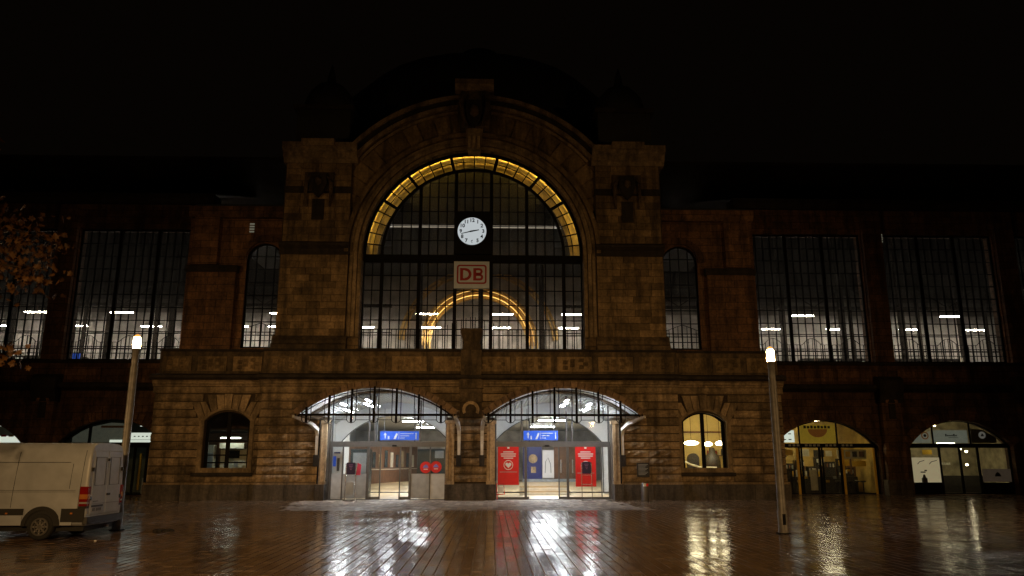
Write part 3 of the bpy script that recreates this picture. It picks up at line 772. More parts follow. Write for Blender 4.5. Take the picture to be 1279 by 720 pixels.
# segmental white arches crossing the vestibule, with glazing behind
mb = MB(); wall_arches(mb, -9.3, 9.3, .012, 6.2, 50.0, 50.35, [(-4.95, 3.5, .012, 3.15, 1.75), (4.75, 3.5, .012, 3.15, 1.75)], 28); mb.build('cross_wall', M_WHITE, V)
for cx in (-4.95, 4.75):
    arch_frame(MB(), cx, 3.5, .1, 3.15, 1.75, .07, 49.9, 50.0).build('arch_trim', M_ALU, V)
    for dx in (-1.2, 1.2): bx('glazing_bar', M_ALU, V, cx + dx - .04, cx + dx + .04, 50.05, 50.15, 3.1, 4.7)
    bx('glazing_bar', M_ALU, V, cx - 3.5, cx + 3.5, 50.04, 50.16, 3.0, 3.12)
MB().box(-14, 14, 88, 88.3, .012, 5.5).build('back_wall', M_HALLW, V)
MB().box(-14.2, -14, 50.35, 88, .012, 5.5).build('inner_wall', M_WHITE, V); MB().box(14, 14.2, 50.35, 88, .012, 5.5).build('inner_wall', M_WHITE, V)
MB().box(-14, 14, 50.35, 88.0, 5.4, 5.5).build('lobby_ceiling', M_RIB, V)
# ceiling tube lamps of the vestibule
def tube_lamp(x0, x1, y0, y1, z, label, mat, grp, up=.08):
    t = thing('tube_lamp', ((x0+x1)/2, (y0+y1)/2, z), label, 'tube lamp', grp)
    MB().box(x0, x1, y0, y1, z, z + .05).build('tube', mat, t)
    MB().box(x0 - .08, x1 + .08, y0 - .08, y1 + .08, z + .052, z + up).build('housing', M_BLACK if mat is E_TUBE else M_CWHITE, t)
    return t
VG = 'ceiling lamps above the doorways'
for x, z, lb in ((-7.2, 4.86, 'outer one of two long ceiling lamps above the grey door panels'), (-6.05, 5.2, 'inner one of two long ceiling lamps above the grey door panels'),
                 (5.45, 5.25, 'inner one of two long ceiling lamps above the red banners'), (6.7, 4.95, 'outer one of two long ceiling lamps above the red banners')):
    tube_lamp(x - .05, x + .05, 44.2, 46.9, z, lb, E_VEST, VG, up=.07)
for x, y, lb in ((-6.5, 53, 'lobby lamp over the wooden counter, van side'), (-3.2, 53, 'lobby lamp over the beige floor, van side'), (3.2, 53, 'lobby lamp over the dark blue panels'), (6.4, 53, 'lobby lamp over the white wall at the far right'),
                 (-5, 64, 'lobby lamp in front of the wooden shop wall'), (6, 62, 'lobby lamp deep behind the steps'), (-5, 76, 'farthest lobby lamp beside the wooden shop wall'), (6, 74, 'farthest lobby lamp before the white poster')):
    tube_lamp(x - 1.1, x + 1.1, y - .2, y + .2, 5.2, lb, E_VEST, 'ceiling lamps of the lobby')
for x, lb in ((-6.75, 'added fill tube under the end of the left canopy nearest the grey bin'), (-5.45, 'added fill tube under the left canopy close to its crown'), (5.15, 'added fill tube under the right canopy close to its crown'), (6.35, 'added fill tube under the right canopy nearest the plaque')):
    tube_lamp(x - .025, x + .025, 40.9, 42.3, 4.95 if abs(x) > 6 else 5.15, lb, E_CANO, 'added fill tubes under the canopies', up=.07)  # tubes added to put white light on the canopies and the entrance
# lobby fittings
c_ = thing('wooden_shop_wall', (-9.5, 77, 0), 'long brown wooden shop wall with glazed displays deep inside the left doorway', 'shop wall')
def along(q, off=0): return (-11.6 + 4.6*q + off*.96, 68 + 19*q - off*.24)
def wall_piece(nm, mt, q0, q1, o0, o1, z0, z1):
    MB().prism_z([along(q0, o0), along(q1, o0), along(q1, o1), along(q0, o1)], z0, z1).build(nm, mt, c_)
wall_piece('wooden_base', M_WOOD, 0, 1, 0, .3, .013, 1.25); wall_piece('back_panel', M_WOOD, 0, 1, -.3, 0, 1.25, 3.6); wall_piece('ledge', M_STEP, 0, 1, -.02, .34, 1.252, 1.31)
for k in range(12): wall_piece('display_rack', (M_TEAL, M_JAMB, M_TEAL, M_STEP)[k % 4], .02 + k*.08, .055 + k*.08, .003, .06, 1.45, 3.1 - .2*(k % 3))
c_ = thing('glass_cabinet', (-6.6, 45.5, 0), 'dark glass cabinet behind the grey panels of the left doorway', 'cabinet')
MB().box(-6.9, -5.8, 45.2, 46.0, .012, 2.7).build('cabinet_body', M_TEAL, c_); MB().box(-6.75, -6.0, 45.17, 45.197, 1.1, 2.5).build('cabinet_door', M_GPANEL, c_)
c_ = thing('glass_cabinet', (-2.3, 45.5, 0), 'dark glass cabinet behind the two round red stickers', 'cabinet')
MB().box(-3.1, -1.5, 45.2, 46.0, .012, 2.7).build('cabinet_body', M_TEAL, c_); MB().box(-2.1, -1.6, 45.15, 45.197, 2.2, 2.62).build('screen', M_GPANEL, c_)
m_ = thing('ticket_machine', (-7.35, 44.4, 0), 'white ticket machine with a blue handset behind the leftmost door pane', 'ticket machine')
MB().box(-7.75, -7.15, 44.1, 44.6, .012, 2.85).build('cabinet', M_WHITE, m_)
MB().box(-7.66, -7.50, 44.06, 44.097, 1.75, 2.3).build('blue_panel', M_BLUE, m_); MB().box(-7.44, -7.30, 44.06, 44.097, 1.5, 2.2).build('keypad', M_ALU, m_); MB().box(-7.62, -7.28, 44.07, 44.097, 2.45, 2.53).build('name_strip', M_DKBLUE, m_)
# right lobby
c_ = thing('information_wall', (6.6, 80, 0), 'dark blue information wall with a white poster between brown panels', 'wall panel')
MB().box(4.4, 6.3, 80.3, 80.5, .3, 3.9).build('blue_panel', M_DKBLUE, c_); MB().box(6.35, 7.5, 79.9, 80.05, .42, 3.15).build('white_poster', M_WHITE, c_)
MB().box(7.55, 10.6, 80.4, 80.5, .3, 3.9).build('brown_panel', M_WOOD, c_); MB().box(4.3, 10.7, 80.0, 80.5, .013, .3).build('wall_foot', M_GPANEL, c_)
MB().tube([(6.6, 79.87, .9), (6.65, 79.87, 2.0), (6.9, 79.87, 2.4), (7.15, 79.87, 1.8), (7.2, 79.87, .9)], .03, 5).build('drawn_line', M_ALU, c_)
MB().disc_y(5.4, 2.3, .45, 80.24, 80.297).build('picture', M_JAMB, c_); MB().box(5.2, 5.7, 80.25, 80.298, .9, 1.5).build('picture_card', M_JAMB, c_)
for k in range(2): bx('door_handle', M_CHROME, c_, 8.2 + 1.2*k, 8.3 + 1.2*k, 80.34, 80.397, .9, 2.2)
st = thing('lobby_steps', (4.2, 49.5, 0), 'pale stone steps leading up behind the open doors', 'steps')
for k in range(4): bx('step', M_STEP if k % 2 == 0 else M_FLOOR, st, 2.9, 6.0, 48.3 + .5*k, 49.9, .013 + .13*k, .14 + .13*k)
# blue direction signs
def blue_sign(x0, x1, z0, z1, Y, label):
    t = thing('direction_sign', ((x0+x1)/2, Y, z0), label, 'sign', 'blue direction signs')
    MB().box(x0, x1, Y, Y + .12, z0, z1).build('sign_board', M_BLUE, t)
    w_ = x1 - x0; yy = Y - .012; h = z1 - z0
    mk = MB()
    mk.prism_y([(x0 + .12*w_, z0 + .2*h), (x0 + .145*w_, z0 + .2*h), (x0 + .145*w_, z0 + .6*h), (x0 + .18*w_, z0 + .55*h), (x0 + .132*w_, z0 + .85*h), (x0 + .085*w_, z0 + .55*h), (x0 + .12*w_, z0 + .6*h)], yy, Y - .002)
    mk.box(x0 + .20*w_, x0 + .24*w_, yy, Y - .002, z0 + .1*h, z0 + .45*h)
    mk.prism_y([(x0 + .34*w_, z0 + .1*h), (x0 + .40*w_, z0 + .1*h), (x0 + .46*w_, z0 + .7*h), (x0 + .42*w_, z0 + .8*h)], yy, Y - .002)
    mk.box(x0 + .48*w_, x0 + .49*w_, yy, Y - .002, z0 + .1*h, z0 + .9*h)
    mk.build('pictograms', M_WHITE, t)
    for r_ in range(3): bx('text_line', M_WHITE, t, x0 + .52*w_, x0 + (.86 - .11*r_)*w_, yy, Y - .002, z0 + (.70 - .25*r_)*h, z0 + (.76 - .25*r_)*h)
    MB().disc_y(x0 + .93*w_, z0 + .72*h, .05, yy, Y - .002, 10).build('pictogram_head', M_WHITE, t); MB().box(x0 + .915*w_, x0 + .945*w_, yy, Y - .002, z0 + .12*h, z0 + .6*h).build('pictogram_body', M_WHITE, t)
    for q in (.1, .9): bx('hanger', M_ALU, t, x0 + q*w_ - .015, x0 + q*w_ + .015, Y + .04, Y + .07, z1, 5.2)
blue_sign(-5.66, -3.31, 3.29, 3.82, 48, 'blue direction sign hanging in the doorway that has the round red stickers')
blue_sign(3.1, 5.22, 3.29, 3.86, 48, 'blue direction sign hanging in the doorway that has the red banners')

# ---- train hall behind all the tall windows
H = thing('train_hall', (0, 60, 0), 'dim train hall seen through the tall dirty windows', 'train hall')
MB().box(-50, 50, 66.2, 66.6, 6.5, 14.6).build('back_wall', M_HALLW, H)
for k, g_ in enumerate((.26, .14, .08, .05)):  # strips darken upward: the fading of the hall light is put into their colour
    MB().box(-50, 50, 66.2 + .05*k, 66.6, 14.6 + .6*k, 15.2 + .6*k).build('fading_wall_strip', simple('fading_wall_strip', (g_, g_*.92, g_*.82), .9, var=.3, scale=.8), H)
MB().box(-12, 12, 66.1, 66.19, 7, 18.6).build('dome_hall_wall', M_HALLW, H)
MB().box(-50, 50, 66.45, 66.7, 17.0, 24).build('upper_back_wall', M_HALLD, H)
MB().box(-50, 50, 49.6, 70, 6.8, 7.0).build('platform_deck', M_HALLD, H)
MB().box(-50, 50, 49.5, 70, 22, 22.2).build('hall_roof', M_HALLD, H)
for k in range(18):
    x = -48 + 5.6*k
    if abs(x) > 9: bx('hall_column', M_HALLD, H, x - .12, x + .12, 61.0, 61.24, 7.0, 16)
for z_, t_ in ((10.7, .10), (12.1, .05), (14.2, .25)):
    for xa, xb in ((-50, -7), (7, 50)): bx('hall_beam', M_HALLD, H, xa, xb, 61.3, 61.5, z_, z_ + t_)
for k in range(34):
    x = -48 + 2.8*k
    if abs(x) > 9 and abs(x + 2.8) > 9: MB().tube([(x, 61.4, 14.4 if k % 2 else 16.2), (x + 2.8, 61.4, 16.2 if k % 2 else 14.4)], .05, 4).build('truss_bar', M_HALLD, H)
for x0 in (-34.5, 29.5, 36.8):
    kk = thing('platform_kiosk', (x0, 62, 7), {-34.5: 'dim lit kiosk on the platform at the left picture edge', 29.5: 'dim lit kiosk on the platform above the yellow shop', 36.8: 'dim lit kiosk on the platform at the far right'}[x0], 'kiosk', 'kiosks on the platform')
    MB().box(x0 - 3, x0 + 3, 61.6, 63, 7.0, 10.2).build('kiosk_body', M_HALLD, kk)
    rng = random.Random(int(x0 * 10))
    for q in range(16):
        xa = x0 - 2.9 + .36*q; zz = rng.uniform(8.2, 9.6)
        bx('display', (M_SHOPW, M_WOOD, E_PANEL, M_BLUE, E_PANEL)[rng.randrange(5)], kk, xa, xa + rng.uniform(.12, .34), 61.5, 61.59, zz, zz + rng.uniform(.15, .7))
for k in range(21): bx('roof_rib', M_HALLD, H, -50 + 5*k, -49.6 + 5*k, 62.0, 62.4, 7.0, 22)
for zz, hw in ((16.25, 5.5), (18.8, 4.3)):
    bx('lit_ledge', emissive('ledge_glow', (1.0, .9, .75), .5), H, -hw, hw, 46.0, 46.1, zz, zz + .12)  # ledges glow by themselves in place of the light they catch
# gilded arch at the far side of the hall
A = MB(); A.arc(0, 11.6, 4.05, 4.22, 64.5, 65, 0, PI, 48); A = A.build('gilded_arch', M_GOLD, H)
for r0, r1, dy in ((4.3, 4.42, .1), (4.5, 4.62, -.05), (4.72, 4.84, .12), (4.92, 5.06, .0)):
    MB().arc(0, 11.6, r0, r1, 64.5 - dy, 65, 0, PI, 48).build('arch_moulding', M_GOLD, A)
MB().arc(0, 11.6, 4.24, 4.29, 64.2, 64.28, .05, PI - .05, 48).build('strip_light', emissive('arch_strip', (1.0, .60, .16), 3.5), A)
for s in (-1, 1):
    for r0 in (4.06, 4.5, 4.92):
        a, b = sorted((r0*s, (r0+.14)*s)); bx('arch_post', M_GOLD, A, a, b, 64.5, 65, 7, 11.6)
for r0, r1 in ((6.45, 6.6), (6.75, 6.95)):
    MB().arc(0, 11.6, r0, r1, 65.6, 66.09, .1, PI - .1, 40).build('carved_arch', M_GOLD, H)
for k in range(9):
    a = .5 + (PI - 1.0) * k / 8; MB().lathe(6.7*math.cos(a), 65.5, [(.05, 11.4 + 6.7*math.sin(a)), (.26, 11.6 + 6.7*math.sin(a)), (.05, 11.85 + 6.7*math.sin(a))], 6).build('rosette', M_GOLD, H)
MB().arc(0, 11.6, 4.66, 4.69, 64.2, 64.26, .05, PI - .05, 48).build('strip_light', emissive('arch_strip_outer', (1.0, .60, .16), 2.5), A)
TG = 'tube lamps hanging over the platforms'
place = lambda x, where: f'white tube lamp over the platforms, {where}'
for x, wh in ((-14.9, 'upper one in the narrow window by the left tower'), (18.4, 'upper one in the narrow window by the right tower'), (-33.3, 'upper one behind the yellow leaves'), (-26.9, 'upper one in the window above the van'), (-3.86, 'upper one left inside the gilded arch'), (1.89, 'upper one right of the dark middle bar'),
              (7.31, 'upper one at the right jamb of the great window'), (25.2, 'upper one in the window above the yellow shop'), (36.8, 'upper one in the window at the far right')):
    tube_lamp(x - .82, x + .82, 57.95, 58.05, 13.0, place(x, wh), E_TUBE, TG)
for x, wh in ((-38.8, 'lower one at the left edge of the photo'), (-32.9, 'lower one left above the van'), (-26.9, 'lower one left of the lit street lamp'), (-9.5, 'lower one at the left jamb of the great window'), (-3.96, 'lower one by the foot of the gilded arch'),
              (1.83, 'lower one in the middle of the great window'), (7.52, 'lower one right in the great window'), (24.6, 'lower one above the right street lamp'), (30.1, 'lower one above the gap between the shops'), (36.3, 'lower one left above the second shop'), (42.1, 'lower one right above the second shop'),
              (-16.5, 'behind the narrow window by the left tower'), (-19.8, 'beyond the narrow window by the left tower'), (13.6, 'behind the narrow window by the right tower')):
    tube_lamp(x - .82, x + .82, 63.2, 63.3, 12.85, place(x, wh), E_TUBE, TG)
# lit clutter on the platforms
pc = [(-34.5, 9.9, .5, .3, E_GLIM), (-27.5, 10.0, .9, .7, M_BLUE), (-22.9, 9.2, .8, .5, M_BLUE), (-33.6, 9.9, .35, .3, E_TUBE), (-30.8, 10.4, .5, .08, E_GLIM)]
for x, z, w_, h_, mt in pc[:0]: pass
PG = 'small lit signs on the platforms'
for x, z, w_, h_, mt, lb in ((-31.2, 9.9, 1.0, .62, M_BLUE, 'blue platform sign seen through the window above the van'), (-26.0, 9.3, 1.0, .4, M_BLUE, 'blue platform sign close to the lit street lamp'),
                             (-35.3, 9.6, .5, .45, E_SHOPW, 'small white lit sign behind the leaves'), (-33.9, 8.4, 1.2, .3, E_SHOPW, 'low white lit strip above the van'), (-22.6, 9.4, .35, .35, E_SHOPW, 'small white lit square right of the street lamp'),
                             (30.6, 9.5, .3, .55, E_SHOPW, 'small bluish lit sign above the yellow shop'), (32.4, 9.0, .4, .4, E_SHOPW, 'small lit square near the wing pilaster'), (35.2, 9.4, .9, .3, E_SHOPW, 'flat lit sign above the left half of the second shop'),
                             (38.3, 9.1, .35, .9, E_SHOPW, 'upright lit sign above the middle of the second shop'), (41.3, 8.6, 1.0, .4, E_SHOPW, 'low lit strip above the right half of the second shop'), (34.3, 8.5, 1.6, .25, E_SHOP, 'low warm lit strip above the second shop')):
    tag(MB().box(x - w_/2, x + w_/2, 60.0, 60.1, z - h_/2, z + h_/2).build('platform_sign', mt if mt is not E_SHOP else emissive('platform_warm', (1, .8, .5), 1.2)), lb, 'sign', PG)

# ------------------------------------------------------------------ wings
def wing(s, label):
    Wg = thing('station_wing', (30*s, 49, 0), label, 'building', 'low wings of the station')
    YWg = 48.5
    bays = [21.75, 30.65, 39.55]; half = 3.78
    ops = sorted([(b*s, half, 8.17, 16.6, .0001) for b in bays])
    mb = MB(); x0, x1 = sorted((17.0*s, 48*s)); x = x0
    # upper wall: piers between the windows
    edges = [17.0] + sum([[b - half, b + half] for b in bays], []) + [48]
    for k in range(0, len(edges), 2):
        a, b = sorted((edges[k]*s, edges[k+1]*s)); mb.box(a, b, YWg, YWg + .9, 8.1, 16.75)
    mb.box(x0, x1, YWg, YWg + .9, 16.75, 18.4)
    mb.build('upper_wall', M_WING, Wg)
    sh = sorted([(b*s, 3.3, 0.02, 2.95, 1.6) for b in (22.1, 30.65, 39.5)])
    mb = MB(); wall_arches(mb, x0, x1, -.02, 8.1, YWg, YWg + .9, sh, 24); mb.build('lower_wall', M_WING, Wg)
    for b, h, zb, sp, ri in sh:
        R = (h*h + ri*ri) / (2*ri); zc = sp + ri - R; a0 = math.asin(h / R)
        n = 19
        for k in range(n):
            a_ = PI/2 - a0 + 2*a0*k/n + .004; b_ = PI/2 - a0 + 2*a0*(k+1)/n - .004
            MB().arc(b, zc, R + .02, R + .62, YWg - .05, YWg - .002, a_, b_, 2).build('arch_stone', M_WING, Wg)
    for p in (17.5, 26.2, 35.1, 44.0):
        a, b = sorted(((p - .62)*s, (p + .62)*s))
        bx('pilaster', M_WING, Wg, a, b, YWg - .32, YWg - .002, 8.2, 18.3)
        if p > 18:
            bx('lower_pilaster', M_WING, Wg, a, b, YWg - .45, YWg - .001, .92, 6.3); bx('pilaster_foot', M_PLINTH, Wg, a - .15, b + .15, YWg - .6, YWg + .01, -.02, .92)
            MB().prism_x([(YWg, 5.6), (YWg-.5, 5.6), (YWg-.75, 6.4), (YWg-.8, 7.0), (YWg-.5, 7.25), (YWg, 7.3)], a - .12, b + .12).build('console', M_CRUST, Wg)
            c_ = (a + b) / 2
            MB().arc(c_, 5.6, .24, .40, YWg - .56, YWg - .452, 0, PI, 12).build('console_ornament', M_WING, Wg)
            bx('ornament_drop', M_CRUST, Wg, c_ - .2, c_ + .2, YWg - .54, YWg - .453, 4.6, 5.55)
    MB().prism_x([(YWg, 6.3), (YWg-.1, 6.32), (YWg-.34, 6.5), (YWg-.34, 6.72), (YWg, 6.8)], x0, x1).build('string_course', M_CRUST, Wg)
    bx('sill_band', M_CRUST, Wg, x0, x1, YWg - .2, YWg - .001, 8.0, 8.16)
    for b in bays:
        for d in (-2.5, 0, 2.5): bx('parapet_panel', M_WING, Wg, b*s + d - 1.1, b*s + d + 1.1, YWg - .06, YWg - .0015, 6.98, 7.75)
    MB().prism_x([(YWg+.9, 18.403), (YWg-.35, 18.403), (YWg-.5, 18.7), (YWg-.45, 19.0), (YWg+.9, 19.1)], x0, x1).build('cornice', M_CRUST, Wg)
    MB().add([(x0, YWg-.3, 19.1), (x1, YWg-.3, 19.1), (x1, 60, 23), (x0, 60, 23), (x0, YWg-.3, 19.0), (x1, YWg-.3, 19.0), (x1, 60, 22.9), (x0, 60, 22.9)], [(0,1,2,3),(4,7,6,5),(0,4,5,1)]).build('roof', M_ROOF, Wg)
    rows = [8.25 + .84*k for k in range(10)] + [16.7]
    for b in bays:
        c = b * s
        cols = lin(c - half + .1, c + half - .1, 15)
        W = grid_window(Wg, c, half, 8.2, 16.75, YWg + .3, cols, rows, (5, 10), None, (9.35, .255), .028, .10)
        bx('window_ledge', M_CRUST, Wg, c - half, c + half, YWg - .1, YWg + .6, 8.171, 8.198)
    a, b = sorted((17.3*s, 18.9*s)); bx('pilaster_foot', M_PLINTH, Wg, a, b, YWg - .3, YWg + .01, -.02, .9)
    return Wg
WL = wing(-1, 'low dark station wing on the van side with tall gridded windows')
WR = wing(1, 'low dark station wing on the shop side with tall gridded windows')
for x, y, z, par in ((-13.35, YS - .02, 15.45, B), (26.9, 48.47, 16.2, WR)):
    for k in range(4): bx('louvre_light', E_GLIM, par, x - .14, x + .14, y, y + .015, z + .16*k, z + .16*k + .09)

# ------------------------------------------------------------------ central console, canopies
for z0, z1, hw, y0, mt in ((4.35, 5.15, .60, 42.25, M_CARVE), (5.15, 5.9, .62, 42.1, M_CARVE), (5.9, 6.35, .66, 41.9, M_CARVE), (6.35, 8.0, .56, 42.0, M_CARVE), (8.0, 8.35, .50, 42.1, M_CARVE)):
    bx('console_block', mt, B, -hw, hw, y0, 42.52 if z1 < 6.4 else 42.79, z0 + .002, z1)
MB().prism_y([(-.40, 8.352), (.40, 8.352), (.62, 8.95), (.62, 9.2), (-.62, 9.2), (-.62, 8.95)], 42.05, 42.9).build('console_capital', M_CARVE, B)
MB().arc(0, 4.75, .30, .46, 42.1, 42.25, -.5, PI + .5, 20).build('horseshoe_ornament', M_JAMB, B)
MB().prism_y([(-.26, 6.5), (.26, 6.5), (.3, 7.6), (-.3, 7.6)], 41.94, 41.999).build('console_relief', M_CARVE, B)

def canopy(s, label):
    t = thing('entrance_canopy', (4.9*s, 41.5, 4.3), label, 'canopy', 'arched canopies over the doorways')
    cx, half, sp, ri = 4.9*s, 4.1, 4.36, 1.48
    R = (half**2 + ri**2) / (2*ri); zc = sp + ri - R; a0 = math.asin(half/R)
    n = 24
    for k in range(n):
        a_ = PI/2 - a0 + 2*a0*k/n + .0025; b_ = PI/2 - a0 + 2*a0*(k+1)/n - .0025
        j = random.uniform(-.012, .012)
        MB().arc(cx, zc, R + .015, R + .29 + j, 40.55 + j, 42.48, a_, b_, 1).build('roof_panel', M_ROOFC, t)
    # curved white lining with ribs
    lin_ = MB(); nr = 90
    for k in range(nr):
        a_ = PI/2 - a0 + 2*a0*k/nr; b_ = a_ + 2*a0/nr * (.7)
        lin_.arc(cx, zc, R - .035, R + .01, 40.62, 42.45, a_, b_, 1)
    lin_.build('ribbed_lining', M_CWHITE, t)
    MB().arc(cx, zc, R - .07, R + .012, 40.50, 40.56, PI/2 - a0, PI/2 + a0, 40).build('rim', M_ROOFC, t)
    r2 = MB(); r2.arc(cx, zc - .16, R - .02, R + .02, 40.56, 40.60, PI/2 - a0*.97, PI/2 + a0*.97, 40); r2.build('inner_bow', M_IRON, t)
    bx('front_bar', M_IRON, t, cx - half - .05, cx + half + .05, 40.50, 40.62, 4.32, 4.43)
    for k in range(7):
        x = (8.45 - 1.158*k) * -1 if s < 0 else .96 + 1.152*k
        zt = zc + math.sqrt(max(0, R*R - (x-cx)**2))
        bx('main_bar', M_IRON, t, x - .055, x + .055, 40.46, 40.58, 3.98, zt)
        for d in (-.23, .23):
            if abs(x + d - cx) < half: bx('thin_bar', M_IRON, t, x + d - .018, x + d + .018, 40.5, 40.55, 4.08, zc + math.sqrt(max(0, R*R - (x+d-cx)**2)))
        MB().tube([(x - .23, 40.52, 4.1), (x - .14, 40.52, 4.0), (x, 40.52, 3.95), (x + .14, 40.52, 4.0), (x + .23, 40.52, 4.1)], .018, 5).build('bow_foot', M_IRON, t)
        if k < 6: bx('lower_rail', M_IRON, t, x + .23, x + .93, 40.5, 40.54, 4.10, 4.13)
    # steel brackets down to the wall
    for q, xin in ((-1, 8.22), (1, .62)):
        xo = 9.15 if q < 0 else .78
        pts = [(xin*s, 42.38, 2.35), (xin*s, 42.38, 3.35), (xin*s*.99 + xo*s*.01, 42.25, 3.7), (xin*s*.72 + xo*s*.28, 41.8, 3.98), (xin*s*.3 + xo*s*.7, 41.1, 4.18), (xo*s, 40.6, 4.30)]
        MB().tube(pts, [.10, .12, .13, .13, .11, .09], 4).build('bracket', M_CWHITE, t)
        bx('bracket_foot', M_CRUST, t, xin*s - .14, xin*s + .14, 42.2, 42.42, 1.75, 2.35)
    # soffit sheet between the canopy ends and the wall
    MB().add([((8.9)*s, 40.62, 4.34), (7.7*s, 40.62, 4.34), (7.7*s, 42.4, 4.34), (8.9*s, 42.4, 4.34), (8.9*s, 40.62, 4.37), (7.7*s, 40.62, 4.37), (7.7*s, 42.4, 4.37), (8.9*s, 42.4, 4.37)], [(0,1,2,3),(7,6,5,4),(0,4,5,1)]).build('soffit_sheet', M_CWHITE, t)
    MB().tube([(8.1*s, 42.3, .85), (8.1*s, 42.3, 4.2)], .045, 8).build('drain_pipe', M_BLACK, t)
    return t
M_ROOFC = stone('weathered_roof_panel', (0.24, 0.16, 0.10), .35, .3, 9.0, rnd=.3)
canopy(-1, 'arched canopy with black bars over the doorway that has round red stickers')
canopy(1, 'arched canopy with black bars over the doorway that has red banners')

# ------------------------------------------------------------------ clock and logo sign
def text(body, size, mat, parent, x, y, z, name='lettering', off=0.0, ext=0.004, rot=0.0, sx=1.0):
    cu = bpy.data.curves.new(name, 'FONT'); cu.body = body; cu.size = size; cu.align_x = 'CENTER'; cu.align_y = 'CENTER'
    cu.extrude = ext; cu.offset = off; cu.materials.append(mat)
    tmp = bpy.data.objects.new('tmp', cu); me = bpy.data.meshes.new_from_object(tmp); bpy.data.objects.remove(tmp)
    me.name = name
    return link(name, me, parent, (x, y, z), (sx, 1, 1), (PI/2, rot, 0))
ck = thing('station_clock', (0, 43.3, 13.8), 'round white lit clock in a black square case in the middle of the great window', 'clock')
MB().box(-1.08, 1.08, 43.35, 43.7, 13.82, 16.42).build('case', M_BLACK, ck)
MB().arc(-.08, 15.18, .84, .90, 43.28, 43.35, 0, 2*PI, 48).build('bezel', M_BLACK, ck)
cxk, czk = -.08, 15.18
MB().disc_y(cxk, czk, .845, 43.30, 43.345, 48).build('dial', E_DIAL, ck)
for h in range(1, 13):
    a = PI/2 - h * PI/6
    text(str(h), .30, M_BLACK, ck, cxk + .66*math.cos(a), 43.292, czk + .66*math.sin(a), 'numeral', .010)
def hand(ang, ln, wd, name):
    a = PI/2 - math.radians(ang); c, d = math.cos(a), math.sin(a); px, pz = -d*wd, c*wd
    MB().prism_y([(cxk - c*.12 + px, czk - d*.12 + pz), (cxk - c*.12 - px, czk - d*.12 - pz), (cxk + c*ln - px*.5, czk + d*ln - pz*.5), (cxk + c*ln + px*.5, czk + d*ln + pz*.5)], 43.262 if ln > .5 else 43.272, 43.268 if ln > .5 else 43.278).build(name, M_BLACK, ck)
hand(79, .42, .050, 'hour_hand'); hand(256, .66, .038, 'minute_hand')
MB().disc_y(cxk, czk, .045, 43.255, 43.285, 14).build('hub', M_BLACK, ck)
lg = thing('logo_sign', (-.08, 43.4, 11.75), 'white sign with red letters DB in a rounded red frame under the clock', 'sign')
MB().box(-1.1, .95, 43.35, 43.55, 11.76, 13.36).build('sign_board', M_SIGNW, lg)
def rr(x0, x1, z0, z1, r, n=6):
    P = []
    for cx, cz, a in ((x1-r, z1-r, 0), (x0+r, z1-r, 90), (x0+r, z0+r, 180), (x1-r, z0+r, 270)):
        for k in range(n+1): q = math.radians(a + 90*k/n); P.append((cx + r*math.cos(q), cz + r*math.sin(q)))
    return P
O, I = rr(-.93, .79, 12.02, 13.16, .16), rr(-.84, .70, 12.11, 13.07, .09)
fr = MB()
for k in range(len(O)):
    j = (k+1) % len(O); fr.prism_y([O[k], O[j], I[j], I[k]], 43.335, 43.349)
fr.build('rounded_frame', M_DBRED, lg)
# letters D and B as bold slab shapes
def letter(x, w_, h_, z, kind):
    m_ = MB(); st_ = .17; y0, y1 = 43.333, 43.349
    m_.box(x, x + st_, y0, y1, z, z + h_)
    def bowl(z0, z1, ww):
        r = (z1 - z0) / 2; n = 10; cxx = x + ww - r; zc_ = (z0+z1)/2; ti = .13
        m_.box(x + st_, cxx, y0, y1, z1 - ti, z1); m_.box(x + st_, cxx, y0, y1, z0, z0 + ti)
        m_.arc(cxx, zc_, r - ti - .03 if r > .3 else r - ti, r, y0, y1, -PI/2, PI/2, n)
    if kind == 'D': bowl(z, z + h_, w_)
    else: bowl(z + h_*.46, z + h_, w_*.94); bowl(z, z + h_*.54, w_)
    return m_.build('letter', M_DBRED, lg)
letter(-.74, .66, .74, 12.22, 'D'); letter(.02, .58, .74, 12.22, 'B')

# ------------------------------------------------------------------ small windows of the ground floor
def small_window(cx, par, cross, mat_gl):
    zb, sp, ri, h = 1.45, 4.16, .50, 1.22; Y = YO + .42
    W = arch_frame(MB(), cx, h, zb, sp, ri, .16, Y - .05, Y + .05).build('window', M_BLACK, par)
    bx('heavy_mullion', M_BLACK, W, cx - .10, cx + .10, Y - .06, Y + .04, zb, 4.68)
    for z in cross: bx('transom', M_BLACK, W, cx - h, cx + h, Y - .03, Y + .03, z - .035, z + .035)
    for a, b in ((cx - h + .05, cx - .1), (cx + .1, cx + h - .05)):
        n = 8; m_ = MB(); tz = lambda x: sp - .02 + ri * (1 - ((x-cx)/h)**2) ** 1.0 * .98
        m_.prism_y([(a, zb + .05), (b, zb + .05)] + [(b + (a-b)*k/n, tz(b + (a-b)*k/n)) for k in range(n+1)], Y, Y + .008); m_.build('pane', mat_gl, W)
    return W
small_window(-13.25, B, (1.95, 2.35, 3.1), G_CLEAR); small_window(12.87, B, (), G_CLEAR)
